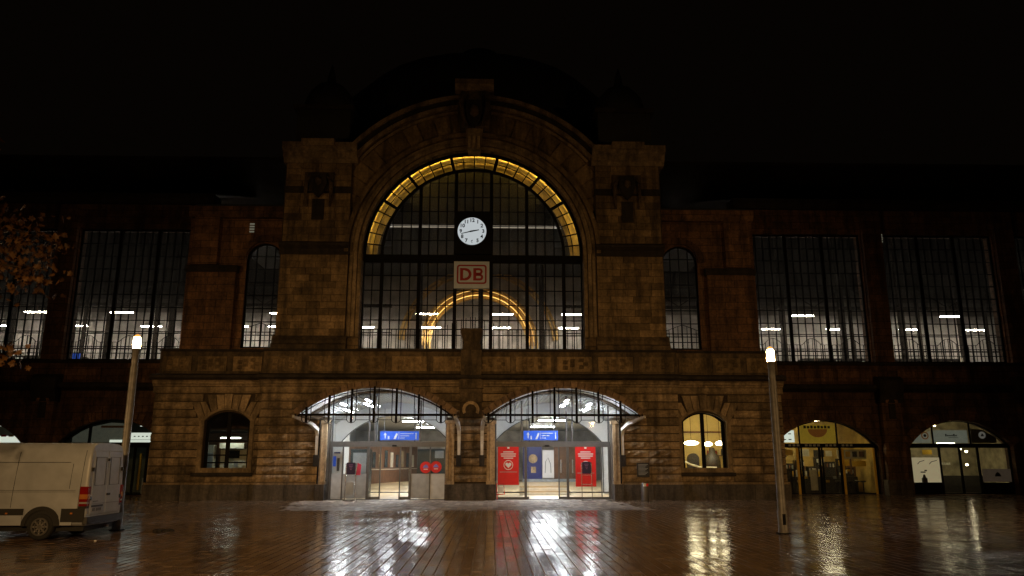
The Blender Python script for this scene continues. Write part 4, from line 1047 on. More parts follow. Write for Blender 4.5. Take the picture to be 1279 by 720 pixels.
# room behind the dark window
MB().box(-16.6, -11.6, 48.2, 48.4, 0, 6).build('room_wall', M_WOOD, B); MB().box(-16.6, -11.6, 43.8, 48.4, 3.7, 3.8).build('room_ceiling', M_HALLD, B)
MB().box(-16.8, -16.6, 43.7, 48.4, 0, 6).build('room_wall', M_HALLD, B); MB().box(-11.6, -11.45, 43.7, 48.4, 0, 6).build('room_wall', M_HALLD, B)
k_ = thing('kitchen_unit', (-12.9, 47, 0), 'lit kitchen hatch with a white hood seen in the right half of the dark window', 'kitchen unit')
MB().box(-14.5, -13.1, 45.6, 46.0, 2.75, 3.05).build('hood', M_SHOPW, k_); MB().box(-14.6, -12.9, 46.2, 46.3, 1.3, 2.75).build('back_panel', M_SHOPW, k_)
MB().box(-14.1, -13.5, 46.1, 46.197, 2.2, 2.65).build('oven', M_BLACK, k_)
for j in range(4): bx('jar', M_SHOPW if j % 2 else M_GPANEL, k_, -14.3 + .3*j, -14.1 + .3*j, 45.9, 46.0, 1.7, 1.9 + .06*j)
c2 = thing('pale_cupboard', (-13.8, 46, 0), 'pale cupboard seen in the left half of the dark window', 'cupboard')
MB().box(-15.6, -14.9, 45.9, 46.3, .1, 2.95).build('carcass', M_SHOPW, c2); MB().box(-15.57, -14.93, 45.87, 45.897, 1.4, 2.5).build('cupboard_door', M_GPANEL, c2)
tube_lamp(-14.3, -13.2, 45.1, 45.2, 3.3, 'lamp over the kitchen hatch', emissive('hatch_light', (.95, 1, .85), 22.0), 'lamps of the side rooms')
# cafe behind the yellow-lit window
M_CAFE = simple('cafe_wall', (.74, .60, .26), .7, var=.08); M_CAFER = simple('cafe_red', (.30, .04, .02), .6)
MB().box(11.6, 16.6, 48.6, 48.8, 0, 6).build('room_wall', M_CAFE, B); MB().box(11.45, 11.6, 43.75, 48.8, 0, 6).build('room_wall', M_CAFE, B); MB().box(16.6, 16.8, 43.75, 48.8, 0, 6).build('room_wall', M_CAFE, B)
MB().box(11.6, 16.6, 43.75, 48.8, 5.0, 5.1).build('room_ceiling', M_CAFE, B); bx('picture_rail', M_WOOD, B, 11.6, 16.6, 48.5, 48.597, 3.75, 3.85)
PGc = 'glass pendant lamps of the cafe'
for x, y, z, r, lb in ((12.63, 44.9, 3.05, .44, 'large flat pendant lamp in the left half of the yellow window'), (14.0, 46.3, 3.02, .26, 'small pendant lamp just right of the middle bar of the yellow window'), (14.57, 45.9, 3.05, .26, 'small pendant lamp at the right edge of the yellow window')):
    t = thing('pendant_lamp', (x, y, z), lb, 'pendant lamp', PGc)
    MB().lathe(x, y, [(.02, z - .12), (r*.7, z - .09), (r, z), (r*.7, z + .09), (.05, z + .14)], 18).build('lamp_shade', E_CAFE, t, True)
    MB().tube([(x, y, z + .14), (x, y, 5.0)], .012, 5).build('cord', M_BLACK, t)
t = thing('cafe_bench', (13.4, 46.5, 0), 'curved cream and red cafe bench in the yellow window', 'bench')
MB().tube([(12.3, 46, 2.1), (12.8, 46, 1.85), (13.4, 46.2, 1.68), (14.4, 46.2, 1.64)], .06, 6).build('cream_rail', M_SHOPW, t); MB().box(12.0, 15.2, 46.3, 46.6, .1, 1.62).build('seat_back', M_CAFER, t)
t = thing('bell_hood', (13.75, 46.0, 0), 'dark bell-shaped stove hood in the right half of the yellow window', 'hood')
MB().lathe(14.45, 47.2, [(.5, 1.5), (.48, 2.0), (.40, 2.35), (.22, 2.5), (.16, 2.8), (.05, 2.85)], 16).build('hood_body', M_DARKIN, t, True)
t = thing('arched_cabinet', (12.45, 47.5, 0), 'dark arched cabinet in the left half of the yellow window', 'cabinet')
arch_fill(MB(), 13.35, .34, 1.2, 2.2, .3, 47.3, 47.6).build('cabinet_body', M_DARKIN, t)
t = thing('bottle_shelf', (14.2, 48.4, 0), 'wall shelf with red and white bottles in the yellow window', 'shelf')
bx('shelf_board', M_WOOD, t, 14.4, 16.4, 48.2, 48.45, 2.35, 2.4)
for j in range(11): bx('bottle', (M_CAFER, M_SHOPW, M_DARKIN)[j % 3], t, 14.45 + .18*j, 14.53 + .18*j, 48.25, 48.35, 2.402, 2.68 + .05*(j % 3))

# ------------------------------------------------------------------ things in front of the station
def banner(x0, x1, z0, z1, Y, label, half_hidden=False):
    t = thing('banner', ((x0+x1)/2, Y, z0), label, 'banner', 'red banners in the doorway')
    MB().box(x0, x1, Y, Y + .012, z0, z1).build('cloth', M_RED, t)
    cx = (x0+x1)/2; y1 = Y - .001; y0 = Y - .006
    bx('hanger_clip', M_WHITE, t, cx - .06, cx + .06, y0 - .02, y1, z1 - .10, z1 - .01)
    for k, wd in enumerate((.28, .42, .40, .26)): bx('text_line', M_WHITE, t, cx - wd, cx + wd, y0, y1, z1 - .30 - .11*k, z1 - .25 - .11*k)
    zc = z0 + (z1 - z0) * .52
    MB().arc(cx, zc, .225, .26, y0, y1, 0, 2*PI, 28).build('emblem_ring', M_WHITE, t)
    hp = []
    for k in range(24):
        a = 2*PI*k/24; hp.append((cx + .0105*16*math.sin(a)**3, zc + .0105*(13*math.cos(a) - 5*math.cos(2*a) - 2*math.cos(3*a) - math.cos(4*a))))
    MB().prism_y(hp, y0, y1).build('emblem_heart', M_WHITE, t)
    bx('fold_line', M_GPANEL, t, x0 + .1, x1 - .1, y0, y1, z0 + (z1-z0)*.33, z0 + (z1-z0)*.345)
    return t
banner(1.49, 2.63, .77, 2.80, 43.15, 'red banner with white emblem at the left of the right-hand doorway, fully visible')
banner(5.74, 6.86, .68, 2.80, 43.15, 'red banner with white emblem partly hidden by the navy poster stand')
def poster_stand(cx, Y, z0, z1, label, basket):
    t = thing('poster_stand', (cx, Y, 0), label, 'poster stand', 'small poster stands at the doorways')
    MB().prism_y(rr(cx - .24, cx + .24, z0, z1, .06), Y - .02, Y + .02).build('poster', M_NAVY, t)
    for d in (-.27, .27): MB().tube([(cx + d, Y, .03), (cx + d, Y, z1 - .05)], .022, 6).build('post', M_CHROME, t)
    for zz in (z0 - .06, z0 - .55): MB().tube([(cx - .27, Y, zz), (cx + .27, Y, zz)], .018, 6).build('cross_rail', M_CHROME, t)
    MB().box(cx - .32, cx + .32, Y - .25, Y + .25, -.004, .03).build('foot_plate', M_ALU, t)
    q = MB()
    for k in range(4): q.box(cx - .13 + .03*k, cx + .1 - .02*k, Y - .026, Y - .021, z1 - .14 - .08*k, z1 - .11 - .08*k)
    q.build('poster_print', simple('poster_print', (.25, .12, .30), .5), t)
    if basket: MB().box(cx - .2, cx + .2, Y - .1, Y + .1, .3, .95).build('bin', M_GPANEL, t)
    return t
poster_stand(-6.35, 42.35, 1.34, 1.96, 'navy poster stand with a grey bin below, before the left doorway', True)
poster_stand(6.25, 42.35, 1.37, 2.0, 'navy poster stand on chrome posts before the right red banner', False)
t = thing('red_folded_frame', (1.75, 42.6, 0), 'small red tubular rack standing below the left red banner', 'rack')
MB().tube([(1.45, 42.75, .03), (1.42, 42.75, .85), (1.8, 42.75, .88), (1.85, 42.75, .3), (1.45, 42.75, .28)], .025, 6).build('rack_frame', M_RED, t); MB().box(1.5, 1.78, 42.74, 42.76, .35, .7).build('rack_card', M_WHITE, t)
t = thing('pink_leaflet_holder', (-5.85, 42.5, 0), 'pink leaflet holder clipped to the poster stand at the left doorway', 'leaflet holder')
MB().prism_y([(-6.08, 1.3), (-5.85, 1.3), (-5.82, 1.85), (-6.02, 1.95)], 42.42, 42.46).build('holder', simple('pink_card', (.6, .04, .10), .5), t)
def sticker(x, z, label):
    t = thing('round_sticker', (x, 43.38, z), label, 'sticker', 'round red stickers on the door glass')
    MB().disc_y(x, z, .31, 43.35, 43.362, 24).build('red_disc', M_RED, t)
    MB().prism_y([(x - .16, z - .02), (x + .16, z - .02), (x + .11, z + .08), (x, z + .17), (x - .11, z + .08)], 43.342, 43.349).build('emblem', simple('sticker_blue', (.18, .20, .60), .5), t)
    bx('sticker_text', M_WHITE, t, x - .11, x + .11, 43.343, 43.3492, z - .12, z - .08)
sticker(-2.46, 1.70, 'left of the two round red stickers on the door glass'); sticker(-1.90, 1.72, 'right of the two round red stickers on the door glass')
pl = thing('information_plaque', (9.3, 42.35, 1.2), 'black wall plaque with lines of white text beside the right doorway', 'plaque')
MB().box(8.96, 9.63, 42.30, 42.42, 1.2, 1.95).build('plate', M_PLAQUE, pl)
for k in range(9): bx('text_line', M_GPANEL, pl, 9.03, 9.55 - .07*(k % 3), 42.294, 42.2995, 1.84 - .066*k, 1.86 - .066*k)
bn = thing('litter_bin', (9.2, 41.6, 0), 'grey cylindrical litter bin standing below the black plaque', 'bin')
MB().lathe(9.2, 41.6, [(.19, -.003), (.2, .03), (.2, .78), (.17, .86), (.10, .92)], 20).build('body', simple('bin_grey', (.12, .12, .125), .5, .2), bn, True)
MB().box(9.11, 9.24, 41.38, 41.41, .74, .90).build('white_sticker', M_WHITE, bn); MB().box(9.25, 9.36, 41.40, 41.43, .74, .88).build('red_sticker', M_RED, bn)
l_ = MB()
for k in range(7):
    a = k * .9; l_.lathe(-8.5 + .22*math.cos(a), 23.9 + .15*math.sin(a), [(.03, 0), (.10, .01), (.08, .05), (.02, .07)], 7)
tag(l_.build('wet_rag', M_LITTER), 'dark wet rag lying on the paving between the van and the wall', 'litter')
tag(MB().lathe(-9.05, 21.0, [(.02, 0), (.035, .01), (.03, .03), (.01, .035)], 8).build('paper_scrap', M_WHITE), 'tiny white paper scrap on the paving behind the van', 'litter')

# ------------------------------------------------------------------ shops in the wing arches
def shop(cx, label, cat, posts, half=3.28, gy=48.95, wallmat=M_SHOPW):
    t = thing('shopfront', (cx, gy, 0), label, cat, 'shopfronts in the wing arches')
    zc0 = 3.02
    arch_frame(MB(), cx, half, .0, 2.95, 1.58, .09, gy - .05, gy + .05, 24).build('shop_frame', M_BLACK, t)
    bx('fascia_bar', M_BLACK, t, cx - half, cx + half, gy - .09, gy + .06, 2.86, 3.12)
    R = (half**2 + 1.58**2) / (2*1.58); zc = 2.95 + 1.58 - R
    top = lambda x: zc + math.sqrt(max(.01, R*R - (x-cx)**2)) - .03
    for p in posts:
        bx('post', M_BLACK, t, cx + p - .06, cx + p + .06, gy - .06, gy + .04, 0, 2.86)
    up = [-half, -1.55, .85, half]
    for p in up[1:-1]: bx('upper_post', M_BLACK, t, cx + p - .04, cx + p + .04, gy - .04, gy + .04, 3.12, top(cx + p))
    e = [-half] + list(posts) + [half]
    for a, b in zip(e[:-1], e[1:]): bx('pane', G_CLEAR, t, cx + a + .03, cx + b - .03, gy, gy + .008, .03, 2.86)
    for a, b in zip(up[:-1], up[1:]):
        n = 8; A_, B_ = cx + a + .03, cx + b - .03
        MB().prism_y([(A_, 3.12), (B_, 3.12)] + [(B_ + (A_-B_)*k/n, max(3.13, top(B_ + (A_-B_)*k/n))) for k in range(n+1)], gy, gy + .008).build('pane', G_CLEAR, t)
    # room
    MB().box(cx - 3.9, cx + 3.9, 53.5, 53.7, 0, 5.2).build('back_wall', wallmat, t)
    MB().box(cx - 4.0, cx - 3.9, 49.4, 53.5, 0, 5.2).build('side_wall', wallmat, t); MB().box(cx + 3.9, cx + 4.0, 49.4, 53.5, 0, 5.2).build('side_wall', wallmat, t)
    MB().box(cx - 4.0, cx + 4.0, 49.4, 53.7, 5.2, 5.3).build('shop_ceiling', M_SHOPW, t)
    MB().box(cx - 3.9, cx + 3.9, 49.42, 53.5, -.02, .015).build('shop_floor', M_HALLD, t)
    return t, top
M_YWALL = simple('yellow_shop_wall', (.50, .34, .09), .6, var=.45, scale=1.4)
# yellow shop
cx = 22.1
t, top = shop(cx, 'glazed shopfront with a yellow interior and a red half disc above its doors', 'shopfront', (-1.65, -.35, .95), wallmat=M_YWALL)
bx('yellow_post', M_YEL, t, cx - 1.86, cx - 1.72, 48.84, 48.9, 0, 2.84); bx('yellow_post', M_YEL, t, cx + 1.02, cx + 1.16, 48.84, 48.9, 0, 2.84); bx('yellow_post', M_YEL, t, cx + 3.0, cx + 3.12, 48.84, 48.9, 0, 2.84)
bx('yellow_transom_sign', simple('yellow_sign', (.45, .30, .02), .5, emit=(.5, .33, .03), es=.25), t, cx - 1.48, cx + .80, 49.02, 49.06, 3.16, 4.30)
MB().prism_y([(cx - .32 + .62*math.cos(a), 4.02 + .52*math.sin(a)) for a in [PI + PI*k/14 for k in range(15)]], 48.99, 49.018).build('red_half_disc', simple('sign_red', (.34, .13, .02), .5, emit=(.34, .12, .02), es=.15), t)
for k in range(8): bx('sign_letter', M_DARKIN, t, cx - 1.2 + .22*k, cx - 1.05 + .22*k, 48.99, 49.017, 4.06, 4.24 - .03*(k % 2))
for k in range(16):
    if k in (3, 8, 12): continue
    bx('fascia_letter', M_GPANEL, t, cx - 2.3 + .26*k, cx - 2.14 + .26*k, 48.85, 48.858, 2.95, 3.06)
MB().box(cx - 2.95, cx - 1.72, 49.3, 49.5, 3.2, 3.95).build('menu_lightbox', E_SHOPW, t)
for k in range(6): bx('menu_mark', M_DARKIN, t, cx - 2.8 + .35*(k % 3), cx - 2.62 + .35*(k % 3), 49.28, 49.298, 3.35 + .35*(k // 3), 3.41 + .35*(k // 3))
MB().box(cx - 2.9, cx - 1.9, 49.6, 50.2, .02, 1.55).build('dark_freezer', M_DARKIN, t); MB().box(cx - 2.7, cx - 2.0, 50.3, 50.35, 1.6, 2.3).build('bright_poster', M_SHOPW, t); MB().box(cx - 2.8, cx - 1.9, 49.3, 49.33, 2.4, 2.75).build('hanging_board', M_YEL, t)
MB().box(cx - 1.5, cx + 3.0, 51.2, 51.7, .02, 1.05).build('counter', M_DARKIN, t)
for k, (xa, xb, za, zb_) in enumerate(((-1.5, -.9, .9, 1.9), (-.75, -.2, 1.0, 2.1), (.05, .5, .8, 1.7), (.6, .95, 1.1, 2.3), (1.25, 1.9, .5, 2.0), (2.1, 2.35, .5, 2.2), (2.5, 3.1, .4, 1.6), (-3.1, -2.2, 1.3, 2.0))):
    bx('dark_shelving', M_DARKIN, t, cx + xa, cx + xb, 51.9, 52.3, za, zb_)
    for j in range(3): bx('goods', (M_SHOPW, M_WOOD, M_GPANEL)[(j + k) % 3], t, cx + xa + .06 + .2*j, cx + xa + .15 + .2*j, 51.85, 51.898, zb_ - .35, zb_ - .12)
bx('dark_dado', M_WOOD, t, cx - 3.9, cx + 3.9, 53.3, 53.497, .02, 1.7)
MB().box(cx + 1.2, cx + 3.1, 49.9, 49.95, 2.2, 2.75).build('price_board', M_SHOPW, t)
for k in range(4): bx('board_picture', (M_RED, M_YEL, M_DARKIN, M_WOOD)[k], t, cx + 1.3 + .44*k, cx + 1.6 + .44*k, 49.88, 49.898, 2.3, 2.65)
for k in range(7): bx('bottle', M_SHOPW if k % 2 else M_YEL, t, cx - 1.3 + .3*k, cx - 1.18 + .3*k, 51.3, 51.4, 1.052, 1.4 + .08*(k % 3))
for k, (xa, xb, za, zb_, mt) in enumerate(((-1.2, -.5, 2.35, 2.8, M_SHOPW), (-.2, .5, 2.3, 2.75, M_DARKIN), (.6, 1.0, 2.35, 2.7, M_SHOPW), (1.4, 2.1, 1.75, 2.1, M_YEL), (2.3, 3.2, 1.7, 2.05, M_YEL), (-2.6, -2.0, 2.3, 2.8, M_WOOD), (-1.3, -1.0, 1.5, 2.2, M_SHOPW), (.1, .3, 1.8, 2.2, M_SHOPW), (2.15, 2.25, 1.2, 2.7, M_WOOD))):
    bx('wall_board', mt, t, cx + xa + .3, cx + xb + .3, 50.9, 50.95, za, zb_)
for k in range(9): bx('small_goods', (M_SHOPW, M_YEL, M_GPANEL)[k % 3], t, cx - 1.2 + .47*k, cx - 1.02 + .47*k, 50.6, 50.7, .7 + .23*(k*5 % 4), .85 + .23*(k*5 % 4))
for k in range(5):
    x = cx + 1.3 + .4*k; MB().lathe(x, 50.3, [(.16, .02), (.03, .05), (.03, .7), (.18, .74), (.18, .80)], 10).build('stool', M_DARKIN, t, True)
MB().box(cx - .9, cx - .45, 49.3, 49.33, .25, 1.5).build('door_poster', M_SHOPW, t)
bx('ceiling_lamp', E_SHOP, t, cx - 1.0, cx + 1.2, 50.5, 50.7, 4.6, 4.68)
for q in (-1.55, -.25): bx('door_stile', M_BLACK, t, cx + q, cx + q + .1, 48.88, 48.93, 0, 2.86)
# cafe shop
cx = 30.65
t, top = shop(cx, 'dim glazed shopfront with a cream poster and round badges above its doors', 'shopfront', (-1.25, .05, 1.2), wallmat=simple('cafe_shop_wall', (.46, .40, .26), .7, var=.4, scale=2))
bx('dado_panel', M_BLACK, t, cx - 3.2, cx - 1.3, 48.84, 48.9, 0, .72); bx('dado_panel', M_BLACK, t, cx + 1.27, cx + 3.2, 48.84, 48.9, 0, .72)
M_CREAM = simple('cream_poster', (.80, .70, .45), .5, var=.06, emit=(.80, .70, .42), es=.28)
p_ = MB().box(cx - 3.1, cx - 1.33, 48.90, 48.94, .74, 2.26).build('cream_poster', M_CREAM, t)
MB().tube([(cx - 2.75, 48.88, 1.85), (cx - 2.6, 48.88, 2.0), (cx - 2.3, 48.88, 2.08)], .02, 5).build('poster_mark', M_DARKIN, p_); MB().tube([(cx - 2.0, 48.88, 1.85), (cx - 1.85, 48.88, 2.0), (cx - 1.5, 48.88, 2.08)], .02, 5).build('poster_mark', M_DARKIN, p_)
bx('poster_mark', M_DARKIN, p_, cx - 2.6, cx - 2.3, 48.88, 48.898, 1.33, 1.40); bx('poster_mark', M_DARKIN, p_, cx - 2.35, cx - 2.2, 48.88, 48.898, 1.42, 1.5); MB().lathe(cx - 2.45, 48.8, [(.16, .745), (.16, .98), (.09, 1.06), (.05, 1.22)], 12).build('bottle', M_DARKIN, p_)
M_TR = simple('pale_transom_film', (.50, .52, .42), .6, var=.15, emit=(.55, .58, .45), es=.16)
for a, b, hh in ((-2.9, -1.62, .75), (-1.45, .75, .80), (.98, 2.6, .9)):
    A_, B_ = cx + a, cx + b
    MB().prism_y([(A_, 3.16), (B_, 3.16), (B_, min(3.16 + hh, top(B_) - .12)), ((A_+B_)/2, min(3.16 + hh, top((A_+B_)/2) - .12)), (A_, max(3.3, min(3.16 + hh, top(A_) - .12)))], 49.03, 49.05).build('transom_film', M_TR if a < .5 else simple('grey_film', (.16, .15, .12), .6), t)
MB().arc(cx - 2.0, 3.62, .17, .24, 49.0, 49.025, 0, 2*PI, 20).build('round_badge', simple('badge_brown', (.30, .12, .03), .5, emit=(.3, .12, .03), es=.25), t); MB().disc_y(cx - 2.0, 3.62, .09, 49.0, 49.025, 12).build('badge_centre', M_DARKIN, t)
MB().disc_y(cx + 1.7, 3.65, .22, 49.0, 49.025, 20).build('round_badge', simple('badge_pale', (.35, .33, .27), .5, emit=(.35, .33, .27), es=.25), t); MB().prism_y([(cx + 1.58, 3.58), (cx + 1.82, 3.58), (cx + 1.7, 3.78)], 48.985, 48.998).build('badge_centre', M_DARKIN, t)
for k in range(6): bx('script_stroke', M_DARKIN, t, cx - .68 + .13*k, cx - .60 + .13*k, 49.0, 49.025, 3.58, 3.66 + (.06 if k in (0, 4) else 0))
bx('script_stroke', M_DARKIN, t, cx - .5, cx + .1, 49.0, 49.025, 3.49, 3.51)
bx('pale_board', simple('pale_board', (.16, .12, .09), .6, emit=(.2, .15, .1), es=.12), t, cx + 1.35, cx + 3.15, 48.90, 48.94, .78, 1.56); MB().prism_y([(cx + 2.1, 1.1), (cx + 2.5, 1.1), (cx + 2.45, 1.25), (cx + 2.3, 1.38), (cx + 2.15, 1.25)], 48.88, 48.898).build('board_emblem', M_DARKIN, t)
bx('under_film_light', E_SHOP, t, cx - 1.2, cx - .1, 49.1, 49.2, 3.15, 3.19)
bx('counter', M_DARKIN, t, cx - 1.1, cx + 3, 51.5, 52, .02, 1.1); bx('wall_shelf', M_SHOPW, t, cx - .2, cx + 1.1, 51.8, 51.9, 1.8, 1.84)
for k in range(8): bx('cup', M_SHOPW, t, cx - .15 + .16*k, cx - .07 + .16*k, 51.78, 51.86, 1.842, 1.95)
for x, z in ((1.75, 2.6), (1.35, 2.75), (1.7, 1.75)): MB().lathe(cx + x, 51.0, [(.03, z), (.09, z + .06), (.03, z + .12)], 8).build('spot_lamp', E_SHOP, t)
bx('yellow_strip', M_YEL, t, cx - 2.0, cx - 1.4, 49.5, 49.55, 2.45, 2.75)
bx('ceiling_lamp', E_SHOP, t, cx - 1.3, cx - .2, 50.8, 50.9, 4.3, 4.34)
t3, top = shop(39.5, 'unlit shopfront beyond the second right shop at the picture edge', 'shopfront', (-1.2, 1.2), wallmat=M_HALLD)
# shops on the van side
cx = -22.1
t, top = shop(cx, 'pale grey-green shopfront half hidden by the van and its street lamp', 'shopfront', (-.9, 1.35, 2.1), wallmat=simple('shop_green_grey', (.16, .18, .14), .6, var=.3))
M_FILM = simple('grey_green_film', (.20, .22, .17), .5, var=.2, emit=(.30, .33, .26), es=.10)
for a, b in ((-2.6, -1.6), (-1.45, .8)):
    A_, B_ = cx + a, cx + b
    MB().prism_y([(A_, 3.16), (B_, 3.16), (B_, top(B_) - .12), ((A_+B_)/2, top((A_+B_)/2) - .12), (A_, max(3.3, top(A_) - .12))], 49.03, 49.05).build('transom_film', M_FILM, t)
bx('light_strip', E_SHOPW, t, cx - .3, cx + 2.3, 48.99, 49.02, 3.17, 3.32); bx('lightbox', E_SHOPW, t, cx + .9, cx + 2.45, 49.0, 49.05, 3.34, 3.75)
for k in range(5): bx('lightbox_mark', M_DARKIN, t, cx + 1.15 + .25*k, cx + 1.25 + .25*k, 48.98, 48.998, 3.5, 3.56)
bx('orange_board', M_WOOD, t, cx - .9, cx + .5, 48.98, 49.0, 4.05, 4.18); bx('yellow_door_frame', M_YEL, t, cx + 1.45, cx + 1.56, 49.4, 49.5, .3, 2.5); bx('counter', M_GPANEL, t, cx + 1.3, cx + 3.0, 50.4, 50.8, .02, 1.0)
bx('fridge', M_DARKIN, t, cx + 2.2, cx + 3.0, 50, 50.5, .02, 2.2); bx('ceiling_lamp', E_SHOPW, t, cx + .8, cx + 3, 50.5, 50.6, 4.2, 4.25)
t, top = shop(-30.65, 'pale lit shopfront behind the leaves at the left picture edge', 'shopfront', (-1.2, 1.2), wallmat=M_SHOPW)
bx('light_strip', E_SHOPW, t, -30.2, -27.7, 49.0, 49.03, 3.15, 3.55); bx('ceiling_lamp', E_SHOPW, t, -31, -28.6, 50.5, 50.6, 4.2, 4.25)
for k in range(4): bx('goods', (M_BLUE, M_WOOD, M_RED, M_YEL)[k], t, -29.9 + .45*k, -29.6 + .45*k, 48.96, 48.99, 3.5, 3.62)

# ------------------------------------------------------------------ van
VX, VY = -9.52, 22.25    # middle of the tail
van = thing('delivery_van', (-12.5, VY, 0), 'white high-roofed delivery van with black lower trim, parked at the left', 'van')
sec = [(.0, .36), (.90, .36), (.97, .45), (.985, .62), (.99, .95), (.985, 1.25), (.955, 1.7), (.915, 2.1), (.87, 2.32), (.79, 2.43), (.60, 2.485), (.0, 2.51)]
st_ = [(0.0, .955, .0, 1), (.04, .985, .0, 1), (.12, 1, 0, 1), (2.0, 1, 0, 1), (4.0, 1, 0, 1), (4.35, 1, 0, .985), (4.75, .99, 0, .88), (5.05, .975, 0, .68), (5.25, .96, 0, .52), (5.65, .93, 0, .44), (5.85, .86, 0, .36), (5.95, .74, 0, .27)]
vb = MB(); full = sec + [(-y, z) for y, z in sec[-2:0:-1]]; full[0] = (0.0, .36)
nn = len(full); vs = []
for u, wf, _, hf in st_:
    for y, z in full:
        zz = .36 + (z - .36) * hf if z > .36 else z
        vs.append((VX - u - (0.05 if u < .05 and z > 1.0 else 0) * (z - 1.0) * .5, VY + y * wf, zz))
fs = []
for i in range(len(st_) - 1):
    for k in range(nn):
        a, b = i*nn + k, i*nn + (k+1) % nn; fs.append((a, b, b + nn, a + nn))
fs.append(tuple(range(nn))); fs.append(tuple((len(st_)-1)*nn + k for k in range(nn))[::-1])
vb.add(vs, fs); body = vb.build('body', M_VAN, van)
for e_ in (0,): pass
body.data.polygons.foreach_set('use_smooth', [len(p.vertices) == 4 and i < (len(st_)-1)*nn for i, p in enumerate(body.data.polygons)])
ys = VY - .985
# side: lower black cladding, press lines, seams, panels (near side and far side)
for sd in (-1, 1):
    yy = VY + sd * .985; o0, o1 = sorted((yy, yy + sd*.022))
    bx('side_cladding', M_VANB, van, VX - .10 - .52, VX - .02, o0, o1, .46, .80)
    bx('side_cladding', M_VANB, van, VX - 4.55, VX - 1.60, o0, o1, .64, .80)
    bx('sill_panel', M_VAN, van, VX - .98 + .28, VX - .32, *sorted((yy, yy + sd*.018)), .38, .58)
    bx('sill_panel', M_VAN, van, VX - 4.4, VX - 1.62, *sorted((yy, yy + sd*.018)), .38, .60)
    for z_ in (1.22, 1.26): bx('press_line', M_SEAM, van, VX - 4.2, VX - .32, *sorted((yy - sd*.01, yy + sd*.004)), z_, z_ + .008)
    bx('press_line', M_SEAM, van, VX - 4.2, VX - .55, *sorted((VY + sd*.93, VY + sd*.942)), 1.98, 1.99)
    for u, za, zb_ in ((.22, .8, 2.30), (.50, 1.3, 1.95), (1.95, .82, 2.25), (3.4, .82, 2.25)):
        P_ = []
        for k in range(7):
            z_ = za + (zb_-za)*k/6
            yv = .985 if z_ < 1.25 else .985 - (z_ - 1.25) * .0795 if z_ < 2.1 else .915 - (z_ - 2.1)*.2
            P_.append((VX - u - (z_ - .8)*-.02, VY + sd*(yv + .002), z_))
        MB().tube(P_, .0065, 4).build('panel_seam', M_SEAM, van)
    bx('side_marker', M_TAILA, van, VX - .38, VX - .32, *sorted((yy + sd*.02, yy + sd*.03)), .66, .70); bx('side_marker', M_TAILA, van, VX - 2.05, VX - 1.99, *sorted((yy + sd*.02, yy + sd*.03)), .66, .70)
    # tail light wrapping the corner
    tl = MB().box(VX - .20, VX + .012, *sorted((yy - sd*.13, yy + sd*.012)), .86, 1.36).build('tail_light', M_TAILR, van)
    bx('amber_segment', M_TAILA, tl, VX - .19, VX + .02, *sorted((yy - sd*.11, yy + sd*.018)), 1.04, 1.16)
    bx('white_segment', M_PLATE, tl, VX - .185, VX + .018, *sorted((yy - sd*.10, yy + sd*.017)), .92, .965)
    bx('dark_surround', M_VANB, tl, VX - .205, VX + .008, *sorted((yy - sd*.14, yy + sd*.009)), .80, .859)
    for u in (1.12, 4.75):
        # wheel arch and wheel
        cxw = VX - u
        MB().arc(cxw, .36, .40, .50, *sorted((yy - sd*.25, yy + sd*.026)), .0, PI, 20).build('wheel_arch', M_VANB, van)
        MB().prism_y([(cxw + .41*math.cos(a), .36 + .41*math.sin(a)) for a in [PI*k/16 for k in range(17)]], *sorted((yy - sd*.20, yy + sd*.006))).build('wheel_well', M_SEAM, van)
        wh = MB(); prof = [(.22, -.09), (.30, -.10), (.335, -.08), (.345, 0), (.335, .08), (.30, .10), (.22, .09)]
        n = 28; vs = []; 
        for k in range(n):
            a = 2*PI*k/n
            for r_, d_ in prof: vs.append((cxw + r_*math.cos(a), yy - sd*.075 + d_, .345 + r_*math.sin(a)))
        m = len(prof); wh.add(vs, [(k*m+i, k*m+i+1, ((k+1)%n)*m+i+1, ((k+1)%n)*m+i) for k in range(n) for i in range(m-1)])
        w_ = wh.build('wheel', M_TYRE, van, True)
        yr = yy + sd*.003
        MB().arc(cxw, .345, .185, .228, *sorted((yr - .03, yr + .012)), 0, 2*PI, 28).build('rim', M_RIM, w_)
        MB().arc(cxw, .345, .12, .145, *sorted((yr - .03, yr + .004)), 0, 2*PI, 24).build('rim_ring', M_RIM, w_)
        MB().disc_y(cxw, .345, .20, *sorted((yr - sd*.06, yr - sd*.035)), 24).build('disc', M_SEAM, w_)
        for k in range(8):
            a = 2*PI*k/8; c, d = math.cos(a), math.sin(a); px, pz = -d*.022, c*.022
            MB().prism_y([(cxw+.05*c+px, .345+.05*d+pz), (cxw+.19*c+px, .345+.19*d+pz), (cxw+.19*c-px, .345+.19*d-pz), (cxw+.05*c-px, .345+.05*d-pz)], *sorted((yr - .022, yr - .002))).build('spoke', M_POLE, w_)
        MB().disc_y(cxw, .345, .06, *sorted((yr - .02, yr + .02)), 14).build('hub_cap', M_RIM, w_)
    bx('cab_window', M_SEAM, van, VX - 4.95, VX - 4.2, *sorted((VY + sd*.93, VY + sd*.975)), 1.28, 1.85)
    bx('mirror', M_VANB, van, VX - 5.15, VX - 5.0, *sorted((VY + sd*1.02, VY + sd*1.22)), 1.3, 1.65)
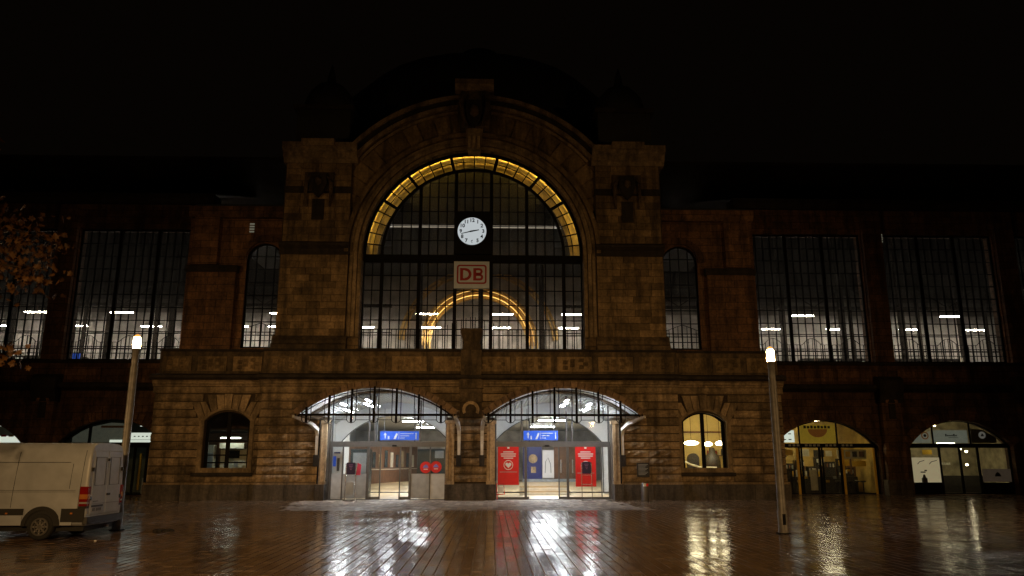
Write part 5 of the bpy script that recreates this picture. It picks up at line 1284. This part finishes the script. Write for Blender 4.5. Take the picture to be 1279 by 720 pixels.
# tail: two doors, bumper, plate, handles, hinges
for sd in (-1, 1):
    a, b = sorted((VY + sd*.008, VY + sd*.80)); dz = MB()
    dz.add([(VX + .004, a, .62), (VX + .004, b, .62), (VX - .033, b - (.05 if sd > 0 else 0), 2.30), (VX - .033, a + (.05 if sd < 0 else 0), 2.30),
            (VX + .018, a + .012, .64), (VX + .018, b - .012, .64), (VX - .019, b - .012 - (.05 if sd > 0 else 0), 2.28), (VX - .019, a + .012 + (.05 if sd < 0 else 0), 2.28)],
           [(4,5,6,7),(0,1,5,4),(1,2,6,5),(2,3,7,6),(3,0,4,7)])
    d_ = dz.build('rear_door', M_VAN, van)
    pa, pb = a + .12, b - .12
    MB().add([(VX + .0085, pa, 1.38), (VX + .0085, pb, 1.38), (VX - .0095, pb, 2.12), (VX - .0095, pa, 2.12), (VX + .005, pa + .02, 1.40), (VX + .005, pb - .02, 1.40), (VX - .014, pb - .02, 2.10), (VX - .014, pa + .02, 2.10)],
             [(0,1,5,4),(1,2,6,5),(2,3,7,6),(3,0,4,7),(4,5,6,7)]).build('pressed_field', M_VAN, d_)
    MB().tube([(VX + .012, pa, 1.38), (VX + .012, pb, 1.38), (VX - .004, pb, 2.12), (VX - .004, pa, 2.12), (VX + .012, pa, 1.38)], .006, 4).build('field_seam', M_SEAM, d_)
    bx('waist_seam', M_SEAM, d_, VX + .012, VX + .0205, a + .01, b - .01, .90, .906)
    for z_ in (1.0, 1.75): bx('hinge', M_VANB, d_, VX - .03, VX + .03, VY + sd*.80, VY + sd*.85, z_, z_ + .10)
MB().box(VX + .005, VX + .035, VY + .03, VY + .20, 1.10, 1.16).build('door_handle', M_VANB, van); MB().disc_y(VX + .02, 1.13, .03, VY + .05, VY + .09, 10).build('lock', M_VANB, van)
bx('upper_latch', M_VANB, van, VX - .03, VX + .02, VY - .03, VY + .03, 2.02, 2.09)
bx('number_plate', M_PLATE, van, VX + .02, VX + .03, VY - .72, VY - .20, .70, .81)
for k in range(7):
    if k == 2: continue
    bx('plate_character', M_VANB, van, VX + .0302, VX + .033, VY - .69 + .068*k, VY - .65 + .068*k, .72, .79)
bx('plate_recess', M_VANB, van, VX + .0195, VX + .026, VY - .76, VY - .14, .82, .87)
bx('badge_line', M_SEAM, van, VX + .0195, VX + .021, VY - .70, VY - .42, .96, .975)
MB().prism_z([(VX - .05, VY - 1.0), (VX + .06, VY - .97), (VX + .10, VY - .6), (VX + .11, VY), (VX + .10, VY + .6), (VX + .06, VY + .97), (VX - .05, VY + 1.0)], .40, .58).build('rear_bumper', M_VANB, van)
bx('underbody', M_SEAM, van, VX - 5.6, VX - .1, VY - .8, VY + .8, .22, .37)
bx('exhaust', M_RIM, van, VX - .3, VX + .02, VY + .3, VY + .36, .24, .30)
bx('reflector', M_PLATE, van, VX + .0, VX + .02, VY - .94, VY - .90, .66, .74)

# ------------------------------------------------------------------ autumn tree hanging in at the left
tr = thing('maple_tree', (-12.3, 15.5, 0), 'maple tree with yellow-brown autumn leaves hanging in at the left edge', 'tree')
MB().tube([(-12.3, 15.5, -.02), (-12.25, 15.5, 1.5), (-12.1, 15.4, 3.2), (-12.0, 15.5, 5.0), (-12.1, 15.4, 7.4), (-12.0, 15.5, 9.3)], [.30, .22, .19, .15, .09, .03], 10).build('trunk', M_BARK, tr, True)
random.seed(21)
limbs = []
for k in range(16):
    a = random.uniform(0, 2*PI) if k > 6 else random.uniform(-.7, .5); z = 3.0 + k * .36
    p0 = Vector((-12.05, 15.45, z)); ln = random.uniform(2.4, 3.9) * (1 if z < 7 else .7)
    d = Vector((math.cos(a), math.sin(a), random.uniform(.05, .45)))
    pts = [p0, p0 + d*ln*.35 + Vector((0,0,.15)), p0 + d*ln*.7 + Vector((0,0,.1)), p0 + d*ln + Vector((0,0,-.35))]
    limbs.append(pts); MB().tube(pts, [.07, .045, .028, .01], 6).build('branch', M_BARK, tr)
leaf = MB()
lp = [(0, -.5), (.12, -.2), (.42, -.28), (.32, -.02), (.52, .18), (.25, .2), (.2, .38), (0, .56), (-.2, .38), (-.25, .2), (-.52, .18), (-.32, -.02), (-.42, -.28), (-.12, -.2)]
def leaf_geo(mb, T, s):
    o = len(mb.v)
    mb.v.append(tuple(T @ Vector((0, 0, .06*s))))
    for x, y in lp: mb.v.append(tuple(T @ Vector((x*s, y*s, -.06*s*abs(x)*3))))
    for k in range(len(lp)): mb.f.append((o, o + 1 + k, o + 1 + (k+1) % len(lp)))
leaf_geo(leaf, Matrix.Identity(4), 1.0)
LEAF = leaf.mesh('leaf', M_LEAF)
def rand_leaf():
    pts = random.choice(limbs); q = random.uniform(.35, 1.0) * 2.999; i = int(q); p = pts[i].lerp(pts[i+1], q - i)
    p = p + Vector((random.gauss(0, .28), random.gauss(0, .28), random.gauss(-.15, .3)))
    R_ = Matrix.Rotation(random.uniform(0, 6.28), 4, 'Z') @ Matrix.Rotation(random.uniform(.5, 1.7), 4, 'X') @ Matrix.Rotation(random.uniform(0, 6.28), 4, 'Z')
    return p, R_, random.uniform(.12, .2)
cnt = 0; crown = MB()
for k in range(5000):
    p, R_, s = rand_leaf()
    if p.z < 3.9 or p.z > 9.6: continue
    if p.x > -9.6 and cnt < 290:
        o = link('leaf', LEAF, tr, tuple(p), (s, s, s), R_.to_euler()); cnt += 1
    else: leaf_geo(crown, Matrix.Translation(p) @ R_, s)
me = bpy.data.meshes.new('crown'); me.from_pydata(crown.v, [], crown.f); me.materials.append(M_LEAF)
o = link('crown', me, tr); o['kind'] = 'stuff'
